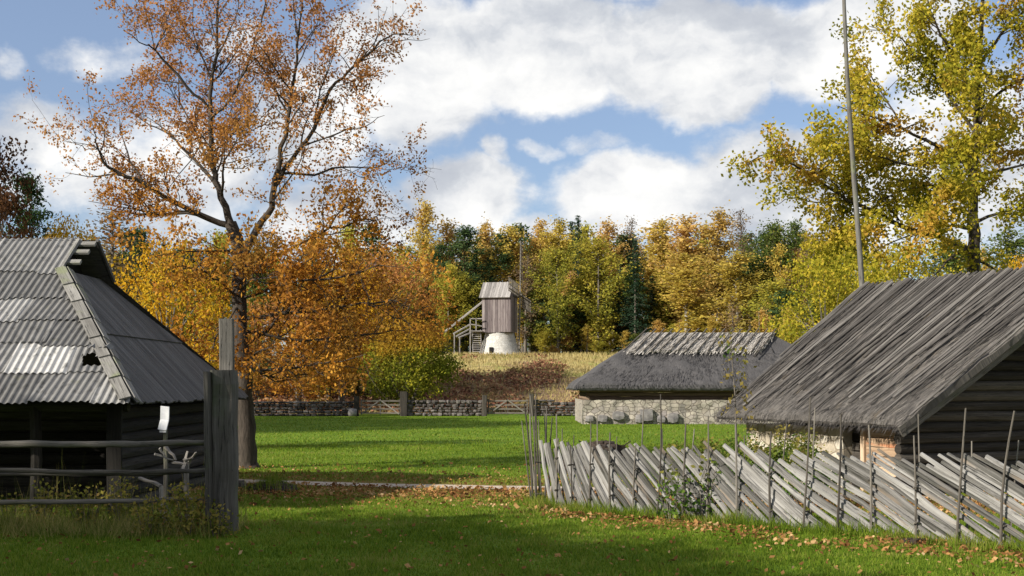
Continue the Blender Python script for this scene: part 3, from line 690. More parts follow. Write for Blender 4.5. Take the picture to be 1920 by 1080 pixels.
while s < seg[-1] + .9 and cnt < 100:
    a = ang_at(s) + random.gauss(0, .012); top = min(1.1, random.gauss(.98, .055)); base = random.uniform(0, .03); s_line = s; s = s_line - (top - .98) / math.tan(a)
    run = (top - base) / math.tan(a); L = (top - base) / math.sin(a)
    # slat falls from its top (towards the corner) to its foot (towards the near end)
    s1 = s + run; (p0, _), (p1, d1) = on_fence(s), on_fence(s1); nrm = np.array((d1[1], -d1[0])); nrm = nrm if nrm[1] < 0 else -nrm
    lay = random.choice((-.022, .0, .022)) ; k = 5; mb = MB()
    w = random.choice((.042, .05, .06, .07, .085)) * random.uniform(.9, 1.1)
    pts = []
    for i in range(k + 1):
        q = i / k; pp, _ = on_fence(s + run * q); pts.append(np.array((pp[0] + nrm[0]*lay, pp[1] + nrm[1]*lay, top + (base - top) * q)))
    i0 = len(mb.v); tone = random.random(); b0 = random.gauss(0, .014)
    n3 = np.array((nrm[0], nrm[1], 0.)); verts = []; off = random.random() * 40
    for i, p in enumerate(pts):
        tg = unit(pts[min(i+1, k)] - pts[max(i-1, 0)]); up = unit(np.cross(tg, n3)); ww = w * (1 + random.uniform(-.10, .10)) * (.78 if i == 0 else 1)
        p = p + up * (b0 * math.sin(math.pi * i / k) + random.gauss(0, .006)) - n3 * random.uniform(0, .012)
        verts += [p - up*ww/2 - n3*.012, p - up*ww*.35 + n3*.012, p + up*ww*.35 + n3*.014, p + up*ww/2 - n3*.012]
    F = []; UV = []
    for i in range(k + 1): UV += [(off + L*i/k, off - w/2), (off + L*i/k, off - w*.3), (off + L*i/k, off + w*.3), (off + L*i/k, off + w/2)]
    for i in range(k):
        for m in range(4): F.append((i*4+m, (i+1)*4+m, (i+1)*4+(m+1) % 4, i*4+(m+1) % 4))
    F += [(3, 2, 1, 0)[::-1], (k*4, k*4+1, k*4+2, k*4+3)[::-1]]
    mb.shared(verts, F, UV, tone); mb.build('slat', M_SLAT, sf); cnt += 1
    s = s_line + (w * random.uniform(.66, .92) + .003) / math.sin(a)
def stake(x, y, h, lx=0, ly=0, r0=.018):
    r0 *= .84
    mb = MB(); k = 6; bx, by = random.gauss(0, .02), random.gauss(0, .02)
    mb.tube([(x + lx*q + bx*math.sin(3.1*q), y + ly*q + by*math.sin(3.1*q), h*q - .03) for q in np.linspace(0, 1, k)], np.linspace(r0, r0 * .55, k), n=7)
    return mb.build('stake', M_STAKE, sf)
TOPS = [735, 772, 830, 785, 807, 830, 735, 790, 775, 790, 805, 740, 772, 792, 812, 760, 765, 770, 765]
BACK = [770, 800, 812, 772, 815, 760, 800, 800, 840, 812, 790, 760, 815, 842, 772, 822, 820, 800, 800]
for i, (px, py) in enumerate(FENCE_PX):
    p = FENCE[i]; dr = on_dir(seg[i]); nrm = np.array((dr[1], -dr[0])); nrm = nrm if nrm[1] < 0 else -nrm
    f = p + nrm * .062; b = p - nrm * .062; lean = random.gauss(0, .03) + (.10 if i in (11, 15, 16) else 0)
    hf = wz(TOPS[i], f[1]); hb = wz(BACK[i], b[1])
    st = stake(f[0], f[1], hf, lean * hf * .8 * dr[0], lean * hf * .8 * dr[1], random.uniform(.017, .023)); stake(b[0] + .03, b[1], hb, (random.gauss(0, .05) + lean * hb * .8) * dr[0], lean * hb * .8 * dr[1] + .03, .016)
    for zt in (random.uniform(.18, .3), random.uniform(.62, .78)):
        mb = MB(); a = np.array((dr[0], dr[1], 0)); nn3 = np.array((nrm[0], nrm[1], 0)); c = np.array((p[0], p[1], zt)) + np.array((lean * zt, 0, 0)); ring = []
        for q in np.linspace(0, 2*math.pi, 11): ring.append(c + a * .026 * math.cos(q) + nn3 * .088 * math.sin(q) + np.array((0, 0, .012 * math.sin(2*q))))
        mb.tube(ring, .0085, n=5); mb.build('tie', M_STAKE, sf)
for (x, dy, h, lx) in [(-.05, .05, 1.75, -.10), (-.10, .25, 1.62, -.14), (.02, .35, 1.72, -.08), (.10, .55, 1.55, .02), (-.02, .7, 1.45, -.12), (.16, .2, 1.40, .04), (.05, .9, 1.35, -.05), (.20, .75, 1.05, .12), (.28, .5, 1.0, .03), (-.12, .12, 1.35, -.16)]:
    stake(FENCE[0][0] + x, FENCE[0][1] + dy, h, lx, random.gauss(0, .05), random.uniform(.016, .026))

# ------------------------------------------------------------------ thatched barn on the right
TH = math.atan2(2.3, 4.8); BU = np.array((math.sin(TH), -math.cos(TH), 0)); BV = np.array((math.cos(TH), math.sin(TH), 0)); BO = np.array((6.39, 21.0, 0))
def B(a, b, z): return BO + BU * a + BV * b + np.array((0, 0, z))
barn = thing('thatched_barn', BO + BU * -2.6 + BV * 3.8, 'big grey thatched barn with poles down its roof and dark log gable', 'barn')
EZ, RZB, HW, AF = 1.31, 3.93, 3.79, -5.32
FR = (B(AF, -.02, EZ), B(.05, .0, EZ - .02), B(.75, HW, RZB), B(AF, HW, RZB))
mb = MB(); slab(mb, *FR, 70, 56, .14, .045, 1.3, .55)
rs = np.random.default_rng(5); straws(mb, *FR, 5000, .18, .009, rs)
BK = (B(.05, 2*HW, EZ), B(AF, 2*HW, EZ), B(AF, HW, RZB), B(.75, HW, RZB)); slab(mb, *BK, 20, 14, .17, .04, 1.3, .55)
# shaggy eave fringe
for _ in range(900):
    q = rs.random(); p = FR[0] * (1 - q) + FR[1] * q + np.array((0, 0, -.06 - .10 * rs.random())) + BV * rs.uniform(.0, .12); l = rs.uniform(.04, .13); dv = -BV * l * .8 + np.array((0, 0, -l)) + BU * rs.normal(0, .03)
    mb.face([p, p + BU * .014, p + dv], [(0, 0), (0, .01), (l, 0)], tone=rs.random() * .5)
mb.build('thatch_roof', M_THATCH, barn)
n = unit(np.cross(FR[1] - FR[0], FR[3] - FR[0])); n = n if n[2] > 0 else -n
npole = 60
for i in range(npole):
    u = (i + .5 + random.uniform(-.25, .25)) / npole; e = FR[0] * (1-u) + FR[1] * u; rg = FR[3] * (1-u) + FR[2] * u; L = random.choice((.6, .75, .88, .97, .98)) * random.uniform(.9, 1.05)
    up = rg - e; mb = MB(); sl = random.gauss(0, .10)
    p0 = rg + unit(up) * random.uniform(.04, .15) + n * .05; k = 7; rad = random.uniform(.016, .031)
    pts = [p0 - up * L * q + n * .012 * math.sin(q * 9 + i) + BU * sl * q + n * .025 * (1 - q) for q in np.linspace(0, 1, k)]
    mb.tube(pts, np.linspace(rad, rad * .7, k), n=6, wob=.06); mb.build('roof_pole', M_POLE, barn)
mb = MB()
for i in range(60):
    u = (i + random.random()) / 60; rg = FR[3] * (1-u) + FR[2] * u
    mb.beam(rg + BV * -.05 + np.array((0, 0, .0)), rg + BV * random.uniform(.06, .2) + np.array((0, 0, random.uniform(.05, .12))), .03, .02)
for i in range(22):
    rg0 = FR[3] * (1 - i/22) + FR[2] * (i/22); rg1 = FR[3] * (1 - (i+1)/22) + FR[2] * ((i+1)/22)
    mb.tube([rg0 + (0, 0, .02), rg1 + (0, 0, .02)], [.05, .05], n=6)
mb.build('ridge_cover', M_POLE, barn)
# barge board under the near verge
mb = MB(); mb.beam(B(.0, -.02, EZ - .20), B(.60, HW, RZB - .24), .045, .20, side=BU, segs=6, jit=.004, tone=.6); mb.beam(B(.0, 2*HW, EZ - .20), B(.60, HW, RZB - .24), .045, .20, side=BU)
mb.build('barge_board', M_POST, barn)
# walls: a runs along the long side
GA = -.50
def a_of_px(px, b=.5):
    # solve for a on the line b with the given picture column
    k = (px - 960) / FPX; o = BO + BV * b; return (k * o[1] - o[0]) / (BU[0] - k * BU[1])
aD0, aD1, aP1 = a_of_px(1581), a_of_px(1622), a_of_px(1690)
def wall_block(mb, a0, a1, z0, z1, b0=.5, b1=.75):
    nx = max(2, int((a1 - a0) / .12)); nz = max(2, int((z1 - z0) / .12)); V = []
    for j in range(nz + 1):
        for i in range(nx + 1):
            a = a0 + (a1-a0)*i/nx; z = z0 + (z1-z0)*j/nz; V.append(B(a, b0 + .03 * mnoise.noise(Vector((a*5, z*5, 1))), z))
    mb.shared(V, [(j*(nx+1)+i, j*(nx+1)+i+1, (j+1)*(nx+1)+i+1, (j+1)*(nx+1)+i) for j in range(nz) for i in range(nx)], [(v[0], v[2]) for v in V])
    for a in (a0, a1): mb.face([B(a, b0, z0), B(a, b1, z0), B(a, b1, z1), B(a, b0, z1)])
mb = MB(); wall_block(mb, -4.95, aD0, -.02, 1.12); mb.face([B(-4.95, .5, 0), B(-4.95, 7.1, 0), B(-4.95, 7.1, 1.1), B(-4.95, .5, 1.1)]); mb.build('stone_wall', M_LIME, barn)
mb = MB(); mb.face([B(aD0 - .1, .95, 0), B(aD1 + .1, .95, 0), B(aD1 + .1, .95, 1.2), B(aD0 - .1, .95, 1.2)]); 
mb.build('door_recess', M_INNERSHADE, barn)  # flat sheet coloured as the darkness behind the door
mb = MB()
for i in range(6): z = .1 + i * .17; mb.beam(B(aD0, .72, z), B(aD1, .72, z), .15, .03, side=(0, 0, 1))
mb.build('door', M_LOG, barn)
mb = MB()
for i in range(7): z = .06 + i * .165; mb.beam(B(aD1 + .03, .52, z), B(aP1, .52, z), .158, .06, side=(0, 0, 1), segs=3, jit=.004)
mb.beam(B(aD1, .47, 0), B(aD1, .47, 1.12), .09, .10, side=BU, tone=.7); mb.build('plank_wall', M_PLANKR, barn)
mb = MB(); mb.beam(B(GA - .06, .50, 0), B(GA - .06, .50, 1.12), .10, .10, side=BU, tone=.7); mb.build('corner_post', M_LOGW, barn)
def gtop(q): b = .5 + 6.6 * q; return (EZ - .2) + (RZB - EZ) * (1 - abs(b - HW) / HW)
mb = MB(); log_wall(mb, B(GA, .5, 0)[:2], B(GA, 7.1, 0)[:2], 0, 3.9, .095, ztop=gtop, over=.12)
mb.face([B(GA - .06, .5, 0), B(GA - .06, 7.1, 0), B(GA - .06, 7.1, gtop(1)), B(GA - .06, HW, gtop(.498)), B(GA - .06, .5, gtop(0))], tone=.1)
mb.build('log_gable', M_LOG, barn)
mb = MB(); mb.face([B(-4.9, 1.2, 1.0), B(-4.9, 6.6, 1.0), B(-4.9, HW, RZB - .25)]); mb.face([B(-4.9, 7.1, 0), B(GA, 7.1, 0), B(GA, 7.1, 1.1), B(-4.9, 7.1, 1.1)]); mb.build('rear_wall', M_LOG, barn)

# ------------------------------------------------------------------ stone barn in the middle distance
mbn = thing('stone_barn', (10, 64, 0), 'long low stone barn with dark thatched hip roof and pale straw ridge', 'barn')
ex0, ex1, e0, e1, ez = wx(1075, 60), 16.9, 60.0, 68.0, 1.80
rx0, rx1, rz = wx(1209, 64), wx(1452, 64), 4.37
TB = .62
def q3(q, left): # point on the front hip line
    return np.array(((ex0 + (rx0 - .15 - ex0) * min(1, q / .97)) if left else (ex1 + (rx1 - ex1) * q), e0 + 4*q, ez + (rz - ez)*q))
L0, R0, L1, R1 = np.array((ex0, e0, ez)), np.array((ex1, e0, ez)), q3(TB, True), q3(TB, False)
mb = MB(); slab(mb, L0, R0, R1, L1, 90, 30, .24, .07, .9, .6); straws(mb, L0, R0, R1, L1, 2500, .25, .02, rs, .0)
bl, br = np.array((ex0 + .0, e1, ez)), np.array((ex1, e1, ez)); L1b, R1b = np.array((L1[0], 128 - L1[1], L1[2])), np.array((R1[0], 128 - R1[1], R1[2]))
slab(mb, bl, L0, L1, L1b, 30, 20, .24, .07, .9, .6); slab(mb, R0, br, R1b, R1, 30, 20, .24, .07, .9, .6); slab(mb, br, bl, L1b, R1b, 30, 12, .24, .06, .9, .6)
# upper slope under the straw ridge
T0, T1 = np.array((rx0, 64, rz)), np.array((rx1, 64, rz))
slab(mb, L1 + (.0, -.02, -.02), R1 + (-.0, 0, 0), T1 + (0, 0, -.05), T0 + (0, 0, -.05), 30, 10, .2, .03, .9, 0)
slab(mb, R1b, L1b, T0 + (0, 0, -.05), T1 + (0, 0, -.05), 30, 10, .2, .03, .9, 0)
mb.build('thatch_roof', M_THATCH2, mbn)
mb = MB(); bq = .64; lo_l = q3(bq, True) + (.35, -.08, .10); lo_r = q3(bq, False) * (1, 1, 1) + (-.9, -.08, .10); lo_r[0] = rx1 - .95
slab(mb, lo_l, (lo_r[0], lo_l[1], lo_l[2]), T1 + (.05, 0, .10), T0 + (.05, 0, .10), 60, 12, .12, .03, 2.0, .3)
straws(mb, lo_l, (lo_r[0], lo_l[1], lo_l[2]), T1 + (.05, 0, .10), T0 + (.05, 0, .10), 1500, .45, .035, rs, .02)
mb.build('straw_ridge', M_STRAW, mbn)
for i in range(16):
    u = i / 15; top = T0 * (1-u) + T1 * u + (.12, .10, .30); lo = np.array(lo_l) * (1-u) + np.array((lo_r[0], lo_l[1], lo_l[2])) * u + (random.gauss(-.05, .06), -.10, .05)
    ext = 1.0 + (random.uniform(.0, .12) if i < 15 else .35)
    mb = MB(); mb.beam(top, top + (lo - top) * ext, .055, .055, segs=3, jit=.01, tone=random.uniform(.2, .5)); mb.build('ridge_pole', M_STAKE, mbn)
mb = MB(); g0 = np.array((rx1 - .25, 64, rz - .12)); mb.face([(rx1 - .35, 62.4, R1[2] + .02), (rx1 - .35, 65.6, R1[2] + .02), g0 + (-.1, 0, 0)]); mb.build('gablet', M_INNERSHADE, mbn)  # gablet shade put into a near-black triangle
mb = MB(); mb.beam((rx1 + .05, 64, rz + .06), (rx1 - .15, 65.6, R1[2] + .1), .12, .10, tone=.3); mb.beam((rx0 - .05, 64, rz + .05), (rx0 - .5, 65.6, R1[2] + .1), .12, .10, tone=.3); mb.build('verge_board', M_STAKE, mbn)
wl = wx(1092, 60.5)
mb = MB(); V = []; nx, nz = 140, 12
for j in range(nz + 1):
    for i in range(nx + 1):
        x = wl + (16 - wl) * i / nx; z = -.05 + 1.2 * j / nz; V.append((x, 60.45 + .07 * mnoise.noise(Vector((x * 2.5, z * 2.5, 2))), z))
mb.shared(V, [(j*(nx+1)+i, j*(nx+1)+i+1, (j+1)*(nx+1)+i+1, (j+1)*(nx+1)+i) for j in range(nz) for i in range(nx)], [(v[0], v[2]) for v in V])
mb.face([(wl, 60.45, 0), (wl, 67.5, 0), (wl, 67.5, 1.15), (wl, 60.45, 1.15)]); mb.face([(wl, 60.45, 1.15), (16, 60.45, 1.15), (16, 61.1, 1.15), (wl, 61.1, 1.15)])
mb.build('stone_wall', M_STONEW, mbn)
for (px, py, w, h) in [(1213, 778, .68, .6), (1160, 780, .6, .42), (1130, 785, .5, .35), (1200, 785, .45, .42), (1262, 784, .55, .45), (1240, 786, .4, .35), (1105, 785, .4, .3)]:
    mb = MB(); mb.stone((wx(px, 60.3), 60.42, wz(py, 60.3)), (w, .4, h), jit=.16, tone=random.random()); mb.build('boulder', M_BOULDER, mbn)
mb = MB(); log_wall(mb, (wx(1102, 60.9), 60.9), (16, 60.9), 1.12, 1.75, .10, over=.05); log_wall(mb, (wx(1102, 60.9), 60.9), (wx(1102, 60.9), 67), 1.12, 1.75, .10); mb.build('log_wall', M_LOGW, mbn)

# ------------------------------------------------------------------ dry stone wall, gates, boulder
def dry_wall(x0, x1, label, d=76.0, h=.95, seed=0):
    mb = MB(); random.seed(seed); z = 0
    while z < h:
        hh = random.uniform(.13, .22); x = x0
        while x < x1:
            w = random.uniform(.18, .5); 
            if z + hh < h + .12 * mnoise.noise(Vector((x * .5, seed, 0))) + .05: mb.stone((x + w/2, d + random.gauss(0, .03), z + hh/2), (w * .98, .6, hh * .98), jit=.16, rot=random.gauss(0, .06))
            x += w
        z += hh
    return tag(mb.build('stone_wall', M_DRY, None, origin=((x0+x1)/2, d, 0)), label, 'stone wall')
dry_wall(wx(-40, 76), wx(664, 76), 'dark dry-stone wall running from the shed to the left gate', seed=1)
dry_wall(wx(762, 76), wx(906, 76), 'dark dry-stone wall section between the two field gates', seed=2)
dry_wall(wx(1000, 76), wx(1096, 76), 'dark dry-stone wall section between right gate and stone barn', seed=3)
def field_gate(x0, x1, label, d=75.8):
    t = thing('field_gate', ((x0+x1)/2, d, 0), label, 'gate')
    for z in (.18, .42, .66, .90): mb = MB(); mb.beam((x0, d, z), (x1, d, z), .03, .085, side=(0, 1, 0), segs=3, jit=.005, tone=.8); mb.build('rail', M_STAKE, t)
    xm = (x0 + x1) / 2
    for (a, b) in (((x0 + .05, .12), (xm, .95)), ((xm, .95), (x1 - .05, .12))): mb = MB(); mb.beam((a[0], d - .05, a[1]), (b[0], d - .05, b[1]), .07, .03, side=(0, 0, 1), tone=.9); mb.build('brace', M_RAIL, t)
    for x in (x0 + .04, xm, x1 - .04): mb = MB(); mb.beam((x, d + .04, .08), (x, d + .04, 1.0), .07, .04, side=(1, 0, 0)); mb.build('stile', M_STAKE, t)
field_gate(wx(676, 75.8), wx(750, 75.8), 'low grey bar gate left, below the round green bush')
field_gate(wx(914, 75.8), wx(990, 75.8), 'grey bar gate right, with crossing braces, nearer the stone barn')
def gate_post(px, top, label, w=.26):
    d = 75.6; mb = MB(); mb.beam((wx(px, d), d, -.05), (wx(px, d) + .02, d, wz(top, d)), w, .24, side=(1, 0, 0), segs=4, jit=.01)
    tag(mb.build('gate_post', M_LOG, None, origin=(wx(px, d), d, 0)), label, 'gate post')
gate_post(668, 743, 'short grey post at the left end of the left gate, by the white boulder', .3); gate_post(757, 734, 'thick grey post at the right end of the left gate', .42)
gate_post(908, 741, 'grey post at the left end of the right gate', .3); gate_post(996, 738, 'grey post at the right end of the right gate', .28)
mb = MB(); mb.stone((wx(660, 75), 75.2, .22), (.55, .5, .48), jit=.1, tone=.9)
tag(mb.build('boulder', M_BOULDER, None, origin=(wx(660, 75), 75.2, 0), smooth_=True), 'pale round boulder at the foot of the dark wall by the left gate', 'boulder')

# ------------------------------------------------------------------ windmill on the hill
def windmill():
    X0, Y0 = wx(937, 114), 114.0; zg = gz(X0, Y0) - .05; ph = R(12); e1 = np.array((math.cos(ph), -math.sin(ph), 0)); e2 = np.array((math.sin(ph), math.cos(ph), 0)); O = np.array((X0, Y0, 0))
    t = thing('windmill', (X0, Y0, zg), 'grey plank post mill on a whitewashed stone base on the hill', 'windmill')
    def Q(a, b, z): return O + e1*a + e2*b + np.array((0, 0, z))
    zb, zt, rdg = 6.48, 9.62, 10.95
    mb = MB(); k = 10; mb.tube([(X0, Y0, zg + (zb + .08 - zg) * i / k) for i in range(k + 1)], [2.0 - .78 * (i / k) ** .8 for i in range(k + 1)], n=36, wob=.012)
    sb = mb.build('stone_base', M_MILLS, t, smooth_=True)
    px = wx(921, 112.2); mb = MB(); mb.beam((px, 112.28, wz(661, 112.2)), (px, 112.45, wz(652, 112.2)), .36, .3, side=(1, 0, 0)); o = mb.build('opening', M_INNERSHADE, None); o.parent = sb; o.location = (0, 0, 0)  # solid box coloured as the shade inside the opening
    o.location = -np.array((X0, Y0, zg)) - np.array(sb.location)
    mb = MB(); h = 1.28
    for (c, s, nrm) in (((-h, -h), e1, -e2), ((h, -h), e2, e1), ((h, h), -e1, e2), ((-h, h), -e2, -e1)):
        for i in range(11):
            p = Q(c[0], c[1], 0) + s * (2*h) * (i + .5) / 11 + nrm * random.uniform(0, .015)
            mb.beam(p + (0, 0, zb + random.uniform(-.05, .02)), p + (0, 0, zt), 2*h/11 * .95, .06, side=s)
    mb.build('body', M_MILL, t)
    mb = MB()
    n = 13
    for sgn in (-1, 1):
        for i in range(n):
            a = -1.52 + 2.78 * (i + .5) / n; top = 1.0 - max(0, (a - .72) / .6 * .45)
            p0 = Q(a - .02, sgn * 1.55, zt - .12); p1 = Q(a, 0, rdg); 
            mb.beam(p0, p0 + (p1 - p0) * top, 2.78 / n * .97, .05, side=e1)
    for i in range(6):
        b = -.8 + 1.6 * (i + .5) / 6; mb.beam(Q(1.32, b * 1.0, zt + .75), Q(.78, b * .15, rdg - .02), .26, .05, side=e2)
    mb.build('roof', M_MILLR, t)
    mb = MB()
    for sgn in (-1, 1): mb.face([Q(sgn * 1.24, -1.35, zt), Q(sgn * 1.24, 1.35, zt), Q(sgn * 1.24, 0, rdg - .2)] if sgn < 0 else [Q(1.24, -1.35, zt), Q(1.24, 1.35, zt), Q(1.22, .7, zt + .7), Q(1.22, -.7, zt + .7)])
    mb.build('gable', M_MILL, t)
    hub = Q(1.85, 0, 9.75); mb = MB(); mb.tube([Q(1.0, 0, 9.65), hub + e1 * .2], [.2, .16], n=10); mb.build('windshaft', M_STAKE, t)
    for k in range(4):
        an = R(4 + 90 * k); dv = e2 * math.sin(an) + np.array((0, 0, math.cos(an))); sv = e2 * math.cos(an) - np.array((0, 0, math.sin(an))); L = 4.9
        mb = MB(); mb.beam(hub, hub + dv * L, .13, .13, side=sv, taper=.6)
        for i in range(12): q = .9 + (L - 1.0) * i / 11; mb.beam(hub + dv*q - sv*.25, hub + dv*q + sv*.95, .04, .05, side=dv)
        for w in (-.22, .35, .92): mb.beam(hub + dv*.9 + sv*w, hub + dv*(L - .1) + sv*w, .04, .04, side=sv)
        mb.build('sail', M_STAKE, t)
    mb = MB(); mb.beam(P(905, 566, 114), P(834, 622, 113.5), .18, .18); mb.build('tail_pole', M_MILLR, t)
    d = 112.6; mb = MB()
    for px in (887, 903): mb.beam((wx(px, d), d, zg), (wx(px - 2, d), d + .5, wz(618, d)), .08, .14, side=(1, 0, 0))
    for i in range(11): z = zg + .2 + i * .19; f = i / 11; mb.beam((wx(887 - 1.5*f, d), d + .5*f, z), (wx(903 - 1.5*f, d), d + .5*f, z), .14, .05, side=(0, 1, 0), tone=.9)
    mb.build('ladder', M_MILLR, t)
    d = 113.1; mb = MB(); mb.beam((wx(880, d), d, wz(621, d)), (wx(905, d), d, wz(621, d)), .9, .08, side=(0, 1, 0))
    for px in (882, 893): mb.beam((wx(px, d), d - .4, wz(621, d)), (wx(px, d), d - .4, wz(597, d)), .09, .09)
    mb.beam((wx(882, d), d - .4, zg), (wx(882, d), d - .4, wz(621, d)), .1, .1)
    mb.beam((wx(881, d), d - .4, wz(598, d)), (wx(904, d), d - .4, wz(598, d)), .09, .09); mb.beam((wx(881, d), d - .4, wz(608, d)), (wx(904, d), d - .4, wz(612, d)), .09, .09)
    mb.build('platform', M_MILLR, t)
    mb = MB()
    for (a, b) in (((882, 608), (850, 626)), ((882, 616), (855, 631)), ((890, 621), (860, 633))): mb.beam(P(a[0], a[1], 112.9), P(b[0], b[1], 112.2), .10, .12, tone=.9)
    for px, py in ((852, 625), (862, 632)): mb.beam(P(px, py, 112.2), (wx(px, 112.2), 112.2, zg), .1, .1)
    mb.build('stair_rail', M_MILLR, t)
windmill()

# tall leaning pole behind the barn
mb = MB(); p0, p1 = P(1614, 550, 31), P(1585, 0, 31); dv = (p1 - p0) / (p1[2] - p0[2]); pts = [p0 + dv * (z - p0[2]) + np.array((.05 * math.sin(z * .5), .0, 0)) for z in np.linspace(-.1, 12.8, 16)]
mb.tube(pts, np.linspace(.082, .040, 16), n=9, wob=.03)
tag(mb.build('pole', M_GREY, None, origin=pts[0], smooth_=True), 'very tall thin leaning wooden pole rising behind the barn', 'pole')

# ------------------------------------------------------------------ trees
def grow(limbs, r, levels, leaf_fn, up=.25):
    """limbs: list of (pts, radii, mult). Sprouts branches and twigs; returns tube list and leaf centres"""
    tubes = []; leaves = []
    def rec(pts, rad, lvl, mult):
        tubes.append((pts, rad, 9 if lvl == 0 else (5 if lvl == 1 else 3)))
        if lvl >= len(levels): return
        dens, l0, l1, spread, t0 = levels[lvl]
        sg = np.linalg.norm(np.diff(pts, axis=0), axis=1); cum = np.concatenate(([0], np.cumsum(sg))); L = cum[-1]
        n = max(1, int(round(L * dens * mult + r.random() - .5)))
        for _ in range(n):
            tt = (t0 + (1 - t0) * r.random()) * L; i = int(np.clip(np.searchsorted(cum, tt) - 1, 0, len(pts) - 2)); f = (tt - cum[i]) / (sg[i] + 1e-6)
            p = pts[i] * (1-f) + pts[i+1] * f; rp = rad[i] * (1-f) + rad[i+1] * f; tan = unit(pts[i+1] - pts[i])
            d = unit(tan * r.uniform(.2, 1.0) + unit(r.normal(size=3)) * spread + np.array((0, 0, up * r.uniform(-.4, 1.2))))
            ln = r.uniform(l0, l1) * (1 - .35 * tt / L); k = 5; q = [p]; dd = d.copy()
            for _k in range(k):
                dd = unit(dd + r.normal(0, .20, 3) + np.array((0, 0, .05))); q.append(q[-1] + dd * ln / k)
            q = np.array(q); r0 = min(rp * .6, .004 + ln * .013); rec(q, np.linspace(r0, max(.003, r0 * .28), k + 1), lvl + 1, 1.0)
            if lvl >= 1: leaf_fn(q, lvl, leaves)
    for pts, rad, mult in limbs: rec(pts, rad, 0, mult)
    return tubes, leaves
def limb_px(px_pts, d, r0, r1, dy=0.0, mult=1.0, sub=3, power=1.0, r=rng):
    """limb through picture columns/rows at distance d, drifting dy metres in depth along its length"""
    n = len(px_pts); P0 = np.array([P(px, py, d + dy * (i / (n - 1)) ** power) for i, (px, py) in enumerate(px_pts)])
    s = np.linspace(0, n - 1, (n - 1) * sub + 1); Q = np.stack([np.interp(s, range(n), P0[:, c]) for c in range(3)], 1)
    if len(Q) > 4: Q[1:-1] = (Q[:-2] + 2 * Q[1:-1] + Q[2:]) / 4
    Q[1:] += r.normal(0, .018, (len(Q) - 1, 3))
    return Q, np.linspace(r0, r1, len(Q)), mult
def tree_obj(name, base, label, cat, tubes, bark, leafV, lmat, group=None):
    t = thing(name, base, label, cat, group); mb = MB()
    for pts, rad, n in tubes: mb.tube(pts, rad, n=n, cap=False, tone=.5, wob=.05 if n > 6 else 0)
    mb.build('trunk', bark, t, origin=base, smooth_=True)
    if leafV is not None: quads_obj('crown', leafV, lmat, t, origin=base)
    return t

